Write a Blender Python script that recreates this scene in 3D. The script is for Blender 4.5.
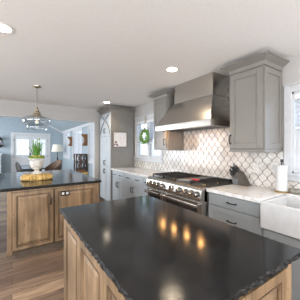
import bpy, bmesh, math, random
from mathutils import Vector, Matrix
random.seed(7)
PI = math.pi
sc = bpy.context.scene
C = sc.collection
for o in list(bpy.data.objects):
    bpy.data.objects.remove(o)

# ------------------------------------------------------------------ camera
cam_d = bpy.data.cameras.new('camera')
cam = bpy.data.objects.new('camera', cam_d)
C.objects.link(cam)
cam.location = (0, 0, 1.405)
cam.rotation_euler = (PI / 2, 0, -math.radians(33.63))
cam_d.sensor_width = 36
cam_d.sensor_fit = 'HORIZONTAL'
cam_d.lens = 36 * 207.5 / 300
cam_d.shift_y = -2.5 / 300
cam_d.clip_start = 0.05
cam_d.clip_end = 200
sc.camera = cam

# ------------------------------------------------------------------ world
w = bpy.data.worlds.new('world')
sc.world = w
w.use_nodes = True
nt = w.node_tree
nt.nodes.clear()
wo = nt.nodes.new('ShaderNodeOutputWorld')
bg = nt.nodes.new('ShaderNodeBackground')
tc = nt.nodes.new('ShaderNodeTexCoord')
sep = nt.nodes.new('ShaderNodeSeparateXYZ')
rmp = nt.nodes.new('ShaderNodeValToRGB')
rmp.color_ramp.elements[0].position = 0.0
rmp.color_ramp.elements[0].color = (0.80, 0.89, 1.0, 1)
rmp.color_ramp.elements[1].position = 0.6
rmp.color_ramp.elements[1].color = (0.45, 0.65, 1.0, 1)
nt.links.new(tc.outputs['Generated'], sep.inputs[0])
nt.links.new(sep.outputs['Z'], rmp.inputs[0])
nt.links.new(rmp.outputs[0], bg.inputs[0])
bg.inputs[1].default_value = 1.7
nt.links.new(bg.outputs[0], wo.inputs[0])

sc.view_settings.view_transform = 'Standard'
sc.view_settings.look = 'None'
sc.view_settings.gamma = 1.0
sc.view_settings.use_curve_mapping = False
sc.view_settings.exposure = 1.1


def area(name, loc, rot, sx, sy, power, col):
    d = bpy.data.lights.new(name, 'AREA')
    d.shape = 'RECTANGLE'
    d.size = sx
    d.size_y = sy
    d.energy = power
    d.color = col
    o = bpy.data.objects.new(name, d)
    o.location = loc
    o.rotation_euler = rot
    C.objects.link(o)
    return o


# added fill lamps at made-up window openings (south and west walls, dining room west wall)
area('fill_south', (-0.3, -2.55, 1.5), (PI / 2 + 0.95, 0, 0), 4.6, 1.7, 104, (1.0, 0.975, 0.94))  # this fill and the west one tilt up to brighten the ceiling
area('fill_west', (-3.15, 1.2, 1.5), (0, -PI / 2 - 1.05, 0), 1.7, 5.0, 62, (1.0, 0.975, 0.94))
area('fill_dining', (-3.0, 8.2, 1.5), (0, -PI / 2, 0), 1.8, 4.2, 120, (0.92, 0.96, 1.0))

# ------------------------------------------------------------------ materials
MAT = {}


def mat(name, col=(0.5, 0.5, 0.5), rough=0.5, metal=0.0, spec=0.5, emit=None, es=0.0, trans=0.0, ior=1.45, coat=0.0,
        noise=None, bump=None):
    """noise=(scale, amount, stretch) darkens/lightens albedo; bump=(scale, strength)"""
    m = bpy.data.materials.new(name)
    m.use_nodes = True
    n = m.node_tree
    b = n.nodes['Principled BSDF']
    b.inputs['Base Color'].default_value = (*col, 1)
    b.inputs['Roughness'].default_value = rough
    b.inputs['Metallic'].default_value = metal
    b.inputs['Specular IOR Level'].default_value = spec
    b.inputs['Transmission Weight'].default_value = trans
    b.inputs['IOR'].default_value = ior
    b.inputs['Coat Weight'].default_value = coat
    if emit:
        b.inputs['Emission Color'].default_value = (*emit, 1)
        b.inputs['Emission Strength'].default_value = es
    t = n.nodes.new('ShaderNodeTexCoord')
    if noise is None and bump is None:
        noise = (14.0, 0.05, (1, 1, 1))
    if noise:
        sc_, amt, st = noise
        mp = n.nodes.new('ShaderNodeMapping')
        mp.inputs['Scale'].default_value = st
        nz = n.nodes.new('ShaderNodeTexNoise')
        nz.inputs['Scale'].default_value = sc_
        nz.inputs['Detail'].default_value = 4
        r = n.nodes.new('ShaderNodeValToRGB')
        lo = tuple(c * (1 - amt) for c in col)
        hi = tuple(min(1, c * (1 + amt)) for c in col)
        r.color_ramp.elements[0].position = 0.3
        r.color_ramp.elements[1].position = 0.7
        r.color_ramp.elements[0].color = (*lo, 1)
        r.color_ramp.elements[1].color = (*hi, 1)
        n.links.new(t.outputs['Object'], mp.inputs[0])
        n.links.new(mp.outputs[0], nz.inputs['Vector'])
        n.links.new(nz.outputs[0], r.inputs[0])
        n.links.new(r.outputs[0], b.inputs['Base Color'])
    if bump:
        nz2 = n.nodes.new('ShaderNodeTexNoise')
        nz2.inputs['Scale'].default_value = bump[0]
        nz2.inputs['Detail'].default_value = 3
        bp = n.nodes.new('ShaderNodeBump')
        bp.inputs['Strength'].default_value = bump[1]
        bp.inputs['Distance'].default_value = 0.01
        n.links.new(t.outputs['Object'], nz2.inputs['Vector'])
        n.links.new(nz2.outputs[0], bp.inputs['Height'])
        n.links.new(bp.outputs[0], b.inputs['Normal'])
    MAT[name] = m
    return m


mat('ceiling_paint', (0.86, 0.835, 0.81), 0.85, noise=(40, 0.02, (1, 1, 1)), bump=(45, 0.12))
mat('wall_paint', (0.50, 0.48, 0.46), 0.8, bump=(60, 0.1))
mat('blue_paint', (0.34, 0.40, 0.44), 0.75)
mat('blue_ceiling', (0.33, 0.39, 0.42), 0.8)
mat('white_trim', (0.60, 0.61, 0.62), 0.45)
mat('gray_paint', (0.225, 0.21, 0.188), 0.3, noise=(9, 0.03, (1, 1, 1)))
mat('gray_paint_lit', (0.52, 0.56, 0.59), 0.42, noise=(9, 0.03, (1, 1, 1)))  # cabinet gray with bluish window light painted into the colour
mat('gray_paint_mid', (0.31, 0.325, 0.325), 0.42, noise=(9, 0.03, (1, 1, 1)))
mat('shadow_gap', (0.05, 0.05, 0.05), 0.8)
mat('dark_bronze', (0.035, 0.032, 0.03), 0.35, 0.7)
mat('steel', (0.50, 0.47, 0.43), 0.27, 1.0, noise=(30, 0.06, (1, 1, 12)))
mat('steel_dark', (0.16, 0.155, 0.15), 0.35, 0.9)
mat('chrome', (0.75, 0.74, 0.72), 0.12, 1.0)
mat('oven_glass', (0.02, 0.021, 0.023), 0.08, 0.0, 0.8)
mat('cast_iron', (0.022, 0.02, 0.019), 0.5, 0.3)
mat('red_silicone', (0.55, 0.03, 0.04), 0.4)
mat('white_ceramic', (0.60, 0.60, 0.59), 0.15)
mat('paper', (0.66, 0.66, 0.65), 0.9, bump=(120, 0.2))
mat('brass', (0.55, 0.38, 0.16), 0.3, 1.0)
mat('nickel', (0.52, 0.46, 0.36), 0.22, 1.0)
mat('plate_white', (0.66, 0.65, 0.62), 0.4)
mat('knife_wood', (0.085, 0.07, 0.058), 0.5)
mat('knife_front', (0.14, 0.16, 0.17), 0.35)
mat('black_plastic', (0.02, 0.02, 0.02), 0.4)
mat('leaf_green', (0.10, 0.26, 0.04), 0.5, noise=(30, 0.4, (1, 1, 1)))
mat('wreath_green', (0.20, 0.36, 0.07), 0.6, noise=(40, 0.5, (1, 1, 1)))
mat('moss', (0.22, 0.33, 0.04), 0.9, noise=(60, 0.5, (1, 1, 1)), bump=(80, 1.0))
mat('bulb', (0.55, 0.45, 0.2), 0.6)
mat('urn_white', (0.66, 0.63, 0.57), 0.75, noise=(22, 0.3, (1, 1, 1)), bump=(50, 0.8))
mat('gilt_wood', (0.58, 0.38, 0.13), 0.45, noise=(25, 0.35, (1, 1, 1)), bump=(40, 0.5))
mat('burlap', (0.50, 0.40, 0.27), 0.9)
mat('frame_wood', (0.20, 0.16, 0.12), 0.6)
mat('lampshade', (0.78, 0.74, 0.64), 0.8)
mat('dark_wood', (0.07, 0.04, 0.025), 0.45, noise=(10, 0.3, (1, 1, 8)))
mat('brown_wood', (0.25, 0.12, 0.055), 0.5, noise=(12, 0.3, (1, 8, 1)))
mat('wicker', (0.16, 0.10, 0.07), 0.7, noise=(60, 0.4, (1, 1, 1)), bump=(90, 0.8))
mat('gray_chair', (0.07, 0.065, 0.06), 0.5)
mat('table_black', (0.03, 0.035, 0.04), 0.25)
mat('pale_paint', (0.50, 0.56, 0.56), 0.5, noise=(8, 0.15, (1, 1, 1)))
mat('yellow_glaze', (0.62, 0.45, 0.10), 0.35, noise=(15, 0.3, (1, 1, 1)))
mat('blind_white', (0.82, 0.83, 0.85), 0.6)
mat('speckled_stone', (0.28, 0.26, 0.22), 0.5, noise=(70, 0.7, (1, 1, 1)))
mat('ground_stone', (0.62, 0.60, 0.55), 0.9, noise=(0.6, 0.25, (1, 1, 1)))
mat('stucco', (0.78, 0.70, 0.56), 0.9, noise=(2, 0.15, (1, 1, 1)))
mat('seam_steel', (0.12, 0.115, 0.11), 0.4, 0.8)
mat('can_white', (0.8, 0.8, 0.78), 0.5)
mat('can_glow', (1, 1, 1), 0.5, emit=(1.0, 0.84, 0.62), es=9)
mat('hood_glow', (1, 1, 1), 0.5, emit=(1.0, 0.50, 0.16), es=42)
mat('strip_glow', (1, 1, 1), 0.5, emit=(1.0, 0.78, 0.5), es=3)
mat('lamp_glow', (1, 1, 1), 0.5, emit=(1.0, 0.8, 0.5), es=0.3)


def clear_glass(name, tint=(0.96, 0.98, 1.0), rough=0.03, mixf=0.12):
    m = bpy.data.materials.new(name)
    m.use_nodes = True
    n = m.node_tree
    n.nodes.clear()
    o = n.nodes.new('ShaderNodeOutputMaterial')
    t = n.nodes.new('ShaderNodeBsdfTransparent')
    t.inputs[0].default_value = (*tint, 1)
    g = n.nodes.new('ShaderNodeBsdfGlossy')
    g.inputs['Roughness'].default_value = rough
    lw = n.nodes.new('ShaderNodeLayerWeight')
    lw.inputs['Blend'].default_value = 0.5
    pw_ = n.nodes.new('ShaderNodeMath')
    pw_.operation = 'POWER'
    pw_.inputs[1].default_value = 3.5
    n.links.new(lw.outputs['Facing'], pw_.inputs[0])
    f = n.nodes.new('ShaderNodeMath')
    f.operation = 'MULTIPLY'
    f.inputs[1].default_value = 0.6
    n.links.new(pw_.outputs[0], f.inputs[0])
    mm = n.nodes.new('ShaderNodeMath')
    mm.operation = 'ADD'
    mm.use_clamp = True
    mm.inputs[1].default_value = mixf
    mx = n.nodes.new('ShaderNodeMixShader')
    n.links.new(f.outputs[0], mm.inputs[0])
    n.links.new(mm.outputs[0], mx.inputs[0])
    n.links.new(t.outputs[0], mx.inputs[1])
    n.links.new(g.outputs[0], mx.inputs[2])
    n.links.new(mx.outputs[0], o.inputs[0])
    MAT[name] = m


clear_glass('window_glass', mixf=0.02)
clear_glass('pendant_glass', (0.93, 0.95, 0.96), 0.05, 0.13)


def nodes_of(name, rough=0.5):
    m = bpy.data.materials.new(name)
    m.use_nodes = True
    MAT[name] = m
    n = m.node_tree
    b = n.nodes['Principled BSDF']
    b.inputs['Roughness'].default_value = rough
    t = n.nodes.new('ShaderNodeTexCoord')
    return m, n, b, t


def ramp(n, pts):
    r = n.nodes.new('ShaderNodeValToRGB')
    e = r.color_ramp.elements
    e[0].position, e[0].color = pts[0][0], (*pts[0][1], 1)
    e[1].position, e[1].color = pts[-1][0], (*pts[-1][1], 1)
    for p, c in pts[1:-1]:
        x = e.new(p)
        x.color = (*c, 1)
    return r


def mapping(n, t, scale=(1, 1, 1), out='Object', rot=(0, 0, 0)):
    mp = n.nodes.new('ShaderNodeMapping')
    mp.inputs['Scale'].default_value = scale
    mp.inputs['Rotation'].default_value = rot
    n.links.new(t.outputs[out], mp.inputs[0])
    return mp


def mixrgb(n, a, b_, f, mode='MIX'):
    x = n.nodes.new('ShaderNodeMix')
    x.data_type = 'RGBA'
    x.blend_type = mode
    if isinstance(f, float):
        x.inputs[0].default_value = f
    else:
        n.links.new(f, x.inputs[0])
    for i, v in ((6, a), (7, b_)):
        if isinstance(v, tuple):
            x.inputs[i].default_value = (*v, 1)
        else:
            n.links.new(v, x.inputs[i])
    return x.outputs[2]


# floor planks
m, n, b, t = nodes_of('floor_planks', 0.42)
mp = mapping(n, t, (1, 1, 1))
br = n.nodes.new('ShaderNodeTexBrick')
br.inputs['Scale'].default_value = 1
br.inputs['Brick Width'].default_value = 1.5
br.inputs['Row Height'].default_value = 0.17
br.inputs['Mortar Size'].default_value = 0.0022
br.inputs['Mortar Smooth'].default_value = 0.3
br.inputs['Bias'].default_value = 0.0
br.offset = 0.37
br.offset_frequency = 2
br.inputs['Color1'].default_value = (0.17, 0.115, 0.085, 1)
br.inputs['Color2'].default_value = (0.46, 0.32, 0.21, 1)
br.inputs['Mortar'].default_value = (0.03, 0.022, 0.018, 1)
n.links.new(mp.outputs[0], br.inputs['Vector'])
mp2 = mapping(n, t, (1.3, 14, 1))
nz = n.nodes.new('ShaderNodeTexNoise')
nz.inputs['Scale'].default_value = 2.2
nz.inputs['Detail'].default_value = 7
nz.inputs['Distortion'].default_value = 0.6
n.links.new(mp2.outputs[0], nz.inputs['Vector'])
r1 = ramp(n, [(0.3, (0.62, 0.60, 0.58)), (0.5, (0.95, 0.95, 0.95)), (0.7, (1.22, 1.20, 1.18))])
n.links.new(nz.outputs[0], r1.inputs[0])
c1 = mixrgb(n, br.outputs[0], r1.outputs[0], 1.0, 'MULTIPLY')
mp3 = mapping(n, t, (2.0, 7, 1))
vo = n.nodes.new('ShaderNodeTexNoise')
vo.inputs['Scale'].default_value = 1.6
n.links.new(mp3.outputs[0], vo.inputs['Vector'])
r2 = ramp(n, [(0.27, (0.25, 0.22, 0.2)), (0.36, (1, 1, 1))])
n.links.new(vo.outputs[0], r2.inputs[0])
c2 = mixrgb(n, c1, r2.outputs[0], 0.8, 'MULTIPLY')
n.links.new(c2, b.inputs['Base Color'])

# knotty island wood (grain vertical)
m, n, b, t = nodes_of('knotty_wood', 0.45)
mp = mapping(n, t, (13, 13, 1.1))
nz = n.nodes.new('ShaderNodeTexNoise')
nz.inputs['Scale'].default_value = 1.7
nz.inputs['Detail'].default_value = 6
nz.inputs['Distortion'].default_value = 0.7
n.links.new(mp.outputs[0], nz.inputs['Vector'])
r1 = ramp(n, [(0.28, (0.21, 0.14, 0.08)), (0.5, (0.29, 0.19, 0.105)), (0.72, (0.39, 0.265, 0.15))])
n.links.new(nz.outputs[0], r1.inputs[0])
mp2 = mapping(n, t, (14, 14, 9))
vo = n.nodes.new('ShaderNodeTexVoronoi')
vo.inputs['Scale'].default_value = 1.2
n.links.new(mp2.outputs[0], vo.inputs['Vector'])
r2 = ramp(n, [(0.05, (0.12, 0.07, 0.04)), (0.12, (1, 1, 1))])
n.links.new(vo.outputs['Distance'], r2.inputs[0])
c1 = mixrgb(n, r1.outputs[0], r2.outputs[0], 0.75, 'MULTIPLY')
mp3 = mapping(n, t, (4, 4, 2.2))
nz3 = n.nodes.new('ShaderNodeTexNoise')
nz3.inputs['Scale'].default_value = 1.5
n.links.new(mp3.outputs[0], nz3.inputs['Vector'])
r3 = ramp(n, [(0.35, (0.68, 0.66, 0.64)), (0.6, (1.05, 1.05, 1.05))])
n.links.new(nz3.outputs[0], r3.inputs[0])
c2 = mixrgb(n, c1, r3.outputs[0], 1.0, 'MULTIPLY')
n.links.new(c2, b.inputs['Base Color'])
mat('toe_shade_brown', (0.15, 0.11, 0.075), 0.6, noise=(10, 0.2, (1, 1, 6)))  # brown darkened to paint in the shadow of the toe recess
mat('wood_glaze', (0.075, 0.045, 0.025), 0.5)

# honed dark granite
m, n, b, t = nodes_of('black_granite', 0.24)
b.inputs['Specular IOR Level'].default_value = 0.38
nz = n.nodes.new('ShaderNodeTexNoise')
nz.inputs['Scale'].default_value = 9
nz.inputs['Detail'].default_value = 8
n.links.new(t.outputs['Object'], nz.inputs['Vector'])
r1 = ramp(n, [(0.3, (0.009, 0.0095, 0.010)), (0.7, (0.021, 0.0215, 0.023))])
n.links.new(nz.outputs[0], r1.inputs[0])
vo = n.nodes.new('ShaderNodeTexNoise')
vo.inputs['Scale'].default_value = 3.5
vo.inputs['Distortion'].default_value = 2.5
n.links.new(t.outputs['Object'], vo.inputs['Vector'])
r2 = ramp(n, [(0.488, (0, 0, 0)), (0.5, (1, 1, 1)), (0.512, (0, 0, 0))])
n.links.new(vo.outputs[0], r2.inputs[0])
mm = n.nodes.new('ShaderNodeMath')
mm.operation = 'MULTIPLY'
mm.inputs[1].default_value = 0.035
n.links.new(r2.outputs[0], mm.inputs[0])
c = mixrgb(n, r1.outputs[0], (0.16, 0.155, 0.15), mm.outputs[0])
n.links.new(c, b.inputs['Base Color'])
nz2 = n.nodes.new('ShaderNodeTexNoise')
nz2.inputs['Scale'].default_value = 55
nz2.inputs['Detail'].default_value = 4
n.links.new(t.outputs['Object'], nz2.inputs['Vector'])
rr = ramp(n, [(0.3, (0.10, 0.10, 0.10)), (0.7, (0.15, 0.15, 0.15))])
n.links.new(nz2.outputs[0], rr.inputs[0])
n.links.new(rr.outputs[0], b.inputs['Roughness'])
bp = n.nodes.new('ShaderNodeBump')
bp.inputs['Strength'].default_value = 0.04
bp.inputs['Distance'].default_value = 0.004
n.links.new(nz2.outputs[0], bp.inputs['Height'])
n.links.new(bp.outputs[0], b.inputs['Normal'])
mat('granite_edge', (0.010, 0.010, 0.010), 0.45, noise=(60, 0.6, (1, 1, 1)), bump=(70, 1.0))

# marble counters
m, n, b, t = nodes_of('marble', 0.16)
nz = n.nodes.new('ShaderNodeTexNoise')
nz.inputs['Scale'].default_value = 2.6
nz.inputs['Detail'].default_value = 6
nz.inputs['Distortion'].default_value = 1.6
n.links.new(t.outputs['Object'], nz.inputs['Vector'])
r1 = ramp(n, [(0.33, (0.82, 0.82, 0.81)), (0.46, (0.78, 0.77, 0.75)), (0.5, (0.66, 0.64, 0.61)), (0.54, (0.78, 0.77, 0.75)), (0.7, (0.84, 0.84, 0.83))])
n.links.new(nz.outputs[0], r1.inputs[0])
n.links.new(r1.outputs[0], b.inputs['Base Color'])

# arabesque (lantern) tile on the range wall: uses world y and z
m, n, b, t = nodes_of('arabesque_tile', 0.12)
sp = n.nodes.new('ShaderNodeSeparateXYZ')
n.links.new(t.outputs['Object'], sp.inputs[0])


def M_(op, a_, b_=None, clamp=False):
    x = n.nodes.new('ShaderNodeMath')
    x.operation = op
    x.use_clamp = clamp
    for i, v in enumerate((a_, b_)):
        if v is None:
            continue
        if isinstance(v, (int, float)):
            x.inputs[i].default_value = v
        else:
            n.links.new(v, x.inputs[i])
    return x.outputs[0]


PW = 0.112
PH = 0.142
th = M_('MULTIPLY', sp.outputs['Z'], 2 * PI / PH)
s1 = M_('SINE', th)
s3 = M_('MULTIPLY', M_('SINE', M_('MULTIPLY', th, 3.0)), -0.04)
sh = M_('MULTIPLY', M_('ADD', s1, s3), PW / 4 * 1.06)


def dist_line(sgn, off):
    v = M_('ADD', sp.outputs['Y'], off)
    v = M_('ADD', v, M_('MULTIPLY', sh, sgn))
    v = M_('ADD', v, 1000 * PW)
    v = M_('DIVIDE', v, PW)
    v = M_('FRACT', v)
    v = M_('ABSOLUTE', M_('SUBTRACT', v, 0.5))
    return M_('SUBTRACT', 0.5, v)     # 0 on the line


dmin = M_('MINIMUM', dist_line(1.0, 0.0), dist_line(-1.0, PW / 2))
r1 = ramp(n, [(0.022, (0.13, 0.12, 0.11)), (0.045, (1, 1, 1))])
n.links.new(dmin, r1.inputs[0])
nz = n.nodes.new('ShaderNodeTexNoise')
nz.inputs['Scale'].default_value = 9
n.links.new(t.outputs['Object'], nz.inputs['Vector'])
r2 = ramp(n, [(0.35, (0.56, 0.53, 0.49)), (0.65, (0.74, 0.71, 0.67))])
n.links.new(nz.outputs[0], r2.inputs[0])
c = mixrgb(n, r2.outputs[0], r1.outputs[0], 1.0, 'MULTIPLY')
n.links.new(c, b.inputs['Base Color'])
r3 = ramp(n, [(0.03, (0, 0, 0)), (0.13, (1, 1, 1))])
n.links.new(dmin, r3.inputs[0])
bp = n.nodes.new('ShaderNodeBump')
bp.inputs['Strength'].default_value = 0.5
bp.inputs['Distance'].default_value = 0.004
n.links.new(r3.outputs[0], bp.inputs['Height'])
n.links.new(bp.outputs[0], b.inputs['Normal'])

# framed picture (generic flower sketch): pale paper, warm pink strokes
m, n, b, t = nodes_of('sketch_paper', 0.6)
mp = mapping(n, t, (1, 1, 1))
nz = n.nodes.new('ShaderNodeTexNoise')
nz.inputs['Scale'].default_value = 9
nz.inputs['Distortion'].default_value = 1.5
n.links.new(mp.outputs[0], nz.inputs['Vector'])
r1 = ramp(n, [(0.47, (0.78, 0.76, 0.73)), (0.50, (0.72, 0.42, 0.34)), (0.53, (0.78, 0.76, 0.73))])
n.links.new(nz.outputs[0], r1.inputs[0])
n.links.new(r1.outputs[0], b.inputs['Base Color'])
mat('petal_purple', (0.10, 0.05, 0.12), 0.7)
mat('petal_yellow', (0.6, 0.42, 0.08), 0.7)
mat('petal_pink', (0.65, 0.30, 0.28), 0.7)


# ------------------------------------------------------------------ mesh helpers
def wloc(p):
    v = Vector((0, 0, 0))
    while p is not None:
        v += Vector(p.location)
        p = p.parent
    return v


class MB:
    def __init__(s):
        s.bm = bmesh.new()
        s.mi = 0

    def face(s, vs):
        try:
            f = s.bm.faces.new(vs)
            f.material_index = s.mi
            return f
        except ValueError:
            return None

    def hexa(s, p):
        v = [s.bm.verts.new(q) for q in p]
        for f in ((0, 3, 2, 1), (4, 5, 6, 7), (0, 1, 5, 4), (1, 2, 6, 5), (2, 3, 7, 6), (3, 0, 4, 7)):
            s.face([v[i] for i in f])
        return s

    def box(s, x0, x1, y0, y1, z0, z1):
        return s.hexa([(x0, y0, z0), (x1, y0, z0), (x1, y1, z0), (x0, y1, z0), (x0, y0, z1), (x1, y0, z1), (x1, y1, z1), (x0, y1, z1)])

    def fbox(s, F, u0, u1, z0, z1, d0, d1):
        """box in a frame F=(origin, u dir, normal)"""
        o, u, nn = F
        P = []
        for z in (z0, z1):
            for (uu, dd) in ((u0, d0), (u1, d0), (u1, d1), (u0, d1)):
                P.append(o + u * uu + nn * dd + Vector((0, 0, z)))
        return s.hexa(P)

    def tube(s, pts, r, seg=8, cap=True):
        pts = [Vector(p) for p in pts]
        rs = r if isinstance(r, (list, tuple)) else [r] * len(pts)
        rings = []
        for i, p in enumerate(pts):
            a = pts[max(i - 1, 0)]
            c = pts[min(i + 1, len(pts) - 1)]
            d = (c - a)
            if d.length < 1e-9:
                d = Vector((0, 0, 1))
            d.normalize()
            up = Vector((0, 0, 1)) if abs(d.z) < 0.95 else Vector((1, 0, 0))
            x = d.cross(up).normalized()
            y = x.cross(d).normalized()
            rings.append([s.bm.verts.new(p + (x * math.cos(2 * PI * k / seg) + y * math.sin(2 * PI * k / seg)) * rs[i]) for k in range(seg)])
        for i in range(len(rings) - 1):
            for k in range(seg):
                s.face([rings[i][k], rings[i][(k + 1) % seg], rings[i + 1][(k + 1) % seg], rings[i + 1][k]])
        if cap:
            s.face(rings[0][::-1])
            s.face(rings[-1])
        return s

    def lathe(s, c, prof, seg=24, axis='z', cap=True, lobes=0, amp=0.0):
        c = Vector(c)
        rings = []
        for (r, h) in prof:
            ring = []
            for k in range(seg):
                a = 2 * PI * k / seg
                rr = r * (1 + amp * math.cos(lobes * a)) if lobes else r
                q = (rr * math.cos(a), rr * math.sin(a), h)
                if axis == 'x':
                    q = (-q[2], q[0], q[1])
                elif axis == 'y':
                    q = (q[0], -q[2], q[1])
                ring.append(s.bm.verts.new(c + Vector(q)))
            rings.append(ring)
        for i in range(len(rings) - 1):
            for k in range(seg):
                s.face([rings[i][k], rings[i][(k + 1) % seg], rings[i + 1][(k + 1) % seg], rings[i + 1][k]])
        if cap:
            s.face(rings[0][::-1])
            s.face(rings[-1])
        return s

    def sphere(s, c, r, seg=12, sq=(1, 1, 1)):
        m_ = Matrix.Translation(Vector(c)) @ Matrix.Diagonal((sq[0], sq[1], sq[2], 1))
        g = bmesh.ops.create_uvsphere(s.bm, u_segments=seg, v_segments=max(6, seg // 2), radius=r, matrix=m_)
        for v in g['verts']:
            for f in v.link_faces:
                f.material_index = s.mi
        return s

    def prism(s, poly, d):
        d = Vector(d)
        a = [s.bm.verts.new(Vector(p)) for p in poly]
        b_ = [s.bm.verts.new(Vector(p) + d) for p in poly]
        s.face(a[::-1])
        s.face(b_)
        k = len(a)
        for i in range(k):
            s.face([a[i], a[(i + 1) % k], b_[(i + 1) % k], b_[i]])
        return s

    def build(s, name, mats, parent=None, smooth=False, bevel=0.0, origin=None):
        o_ = wloc(parent) if parent else (Vector(origin) if origin else Vector((0, 0, 0)))
        for v in s.bm.verts:
            v.co -= o_
        bmesh.ops.recalc_face_normals(s.bm, faces=s.bm.faces[:])
        me = bpy.data.meshes.new(name)
        s.bm.to_mesh(me)
        s.bm.free()
        if not isinstance(mats, (list, tuple)):
            mats = [mats]
        for mm_ in mats:
            me.materials.append(MAT[mm_])
        ob = bpy.data.objects.new(name, me)
        C.objects.link(ob)
        if parent:
            ob.parent = parent
        else:
            ob.location = o_
        if smooth:
            for p in me.polygons:
                p.use_smooth = True
            try:
                md = ob.modifiers.new('ws', 'WEIGHTED_NORMAL')
                md.keep_sharp = True
                me.set_sharp_from_angle(angle=math.radians(40))
            except Exception:
                pass
        if bevel:
            bv = ob.modifiers.new('bevel', 'BEVEL')
            bv.width = bevel
            bv.segments = 2
            bv.limit_method = 'ANGLE'
        return ob


def tag(o, label=None, cat=None, group=None, kind=None):
    if label:
        o['label'] = label
    if cat:
        o['category'] = cat
    if group:
        o['group'] = group
    if kind:
        o['kind'] = kind
    return o


def empty(name, loc, label, cat, group=None):
    o = bpy.data.objects.new(name, None)
    o.empty_display_size = 0.1
    C.objects.link(o)
    o.location = loc
    return tag(o, label, cat, group)


def struct(name, mb, m_, **k):
    return tag(mb.build(name, m_, **k), kind='structure')


def copy_tree(o, parent=None):
    c_ = o.copy()
    C.objects.link(c_)
    c_.parent = parent
    for ch in list(o.children):
        copy_tree(ch, c_)
    return c_


V = Vector
WX = 2.60       # range wall
CEIL = 2.42
YO = 5.40       # opening wall
CT = 0.914      # counter height

# ------------------------------------------------------------------ room shell
struct('floor', MB().box(-3.3, 2.75, -2.7, 10.9, -0.08, 0.0), 'floor_planks')
struct('ceiling', MB().box(-3.2, 2.6, -2.6, YO, CEIL, CEIL + 0.1), 'ceiling_paint')
# east wall with two window openings
W1 = (3.50, 4.50, 1.17, 2.06)     # window by the pantry
W2 = (0.14, 1.05, 1.12, 2.02)     # window over the sink
mb = MB()
for (a, b_, z0, z1) in ((-2.6, W2[0], 0, CEIL), (W2[0], W2[1], 0, W2[2]), (W2[0], W2[1], W2[3], CEIL), (W2[1], W1[0], 0, CEIL),
                        (W1[0], W1[1], 0, W1[2]), (W1[0], W1[1], W1[3], CEIL), (W1[1], YO + 0.12, 0, CEIL)):
    mb.box(WX, WX + 0.12, a, b_, z0, z1)
struct('wall_east', mb, 'wall_paint')
mb = MB()
mb.box(-3.2, -2.6, -2.72, -2.6, 0, CEIL).box(2.0, 2.72, -2.72, -2.6, 0, CEIL).box(-2.6, 2.0, -2.72, -2.6, 0, 0.65).box(-2.6, 2.0, -2.72, -2.6, 2.35, CEIL)
struct('wall_south', mb, 'wall_paint')
mb = MB()
mb.box(-3.32, -3.2, -2.72, -1.3, 0, CEIL).box(-3.32, -3.2, 3.7, YO, 0, CEIL).box(-3.32, -3.2, -1.3, 3.7, 0, 0.65).box(-3.32, -3.2, -1.3, 3.7, 2.35, CEIL)
struct('wall_west', mb, 'wall_paint')
# wall with the wide cased opening to the dining room
HZ = 2.085
mb = MB()
mb.box(-3.2, 1.83, YO, YO + 0.12, HZ, CEIL).box(1.83, 2.6, YO, YO + 0.12, 0, CEIL).box(-3.2, -2.6, YO, YO + 0.12, 0, HZ)
struct('wall_north', mb, 'wall_paint')
mb = MB()
mb.box(1.815, 1.83, YO - 0.005, YO + 0.125, 0, HZ - 0.012)
mb.box(-2.6, 1.83, YO - 0.005, YO + 0.125, HZ - 0.012, HZ)
struct('trim_1', mb, 'white_trim')
struct('baseboard_north', MB().box(1.832, 1.93, YO - 0.016, YO, 0, 0.13).box(1.832, 1.93, YO - 0.02, YO, 0, 0.02), 'white_trim')

# dining room shell
DX = 2.05
DY = 10.7
RX = -0.5
EZ = 2.16
RZ = EZ + 0.52 * (DX - RX)
shut = [(9.25, 10.45), (7.40, 8.62), (6.02, 6.60)]
mb = MB()
ys = 5.52
for (a, b_) in sorted(shut):
    mb.box(DX, DX + 0.12, ys, a, 0, EZ + 0.2)
    mb.box(DX, DX + 0.12, a, b_, 0, 0.98)
    mb.box(DX, DX + 0.12, a, b_, 2.05, EZ + 0.2)
    ys = b_
mb.box(DX, DX + 0.12, ys, DY, 0, EZ + 0.2)
struct('wall_dining_east', mb, 'blue_paint')
FD = (0.06, 1.40, 1.96)
mb = MB()
LX = -3.05
mb.box(LX, FD[0], DY, DY + 0.12, 0, EZ).box(FD[1], DX + 0.12, DY, DY + 0.12, 0, EZ).box(FD[0], FD[1], DY, DY + 0.12, FD[2], EZ)
mb.prism([(LX, DY, EZ), (DX + 0.12, DY, EZ), (DX + 0.12, DY, EZ), (RX, DY, RZ)], (0, 0.12, 0))
struct('wall_dining_north', mb, 'blue_paint')
mb = MB()
mb.prism([(DX, YO + 0.12, EZ), (RX, YO + 0.12, RZ), (RX, YO + 0.12, RZ + 0.1), (DX, YO + 0.12, EZ + 0.1)], (0, DY - YO - 0.12, 0))
mb.prism([(LX, YO + 0.12, EZ), (RX, YO + 0.12, RZ), (RX, YO + 0.12, RZ + 0.1), (LX, YO + 0.12, EZ + 0.1)], (0, DY - YO - 0.12, 0))
struct('ceiling_dining', mb, 'blue_ceiling')
mb = MB()
mb.box(LX - 0.12, LX, YO + 0.12, 6.1, 0, EZ + 0.1).box(LX - 0.12, LX, 10.3, DY + 0.12, 0, EZ + 0.1).box(LX - 0.12, LX, 6.1, 10.3, 0, 0.6).box(LX - 0.12, LX, 6.1, 10.3, 2.1, EZ + 0.1)
struct('wall_dining_west', mb, 'blue_paint')
mb = MB()
mb.prism([(LX, YO + 0.10, CEIL), (DX, YO + 0.10, CEIL), (DX, YO + 0.10, CEIL + .01), (RX, YO + 0.10, RZ + 0.1), (LX, YO + 0.10, CEIL + 0.01)], (0, 0.02, 0))
struct('wall_gable', mb, 'blue_paint')
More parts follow.
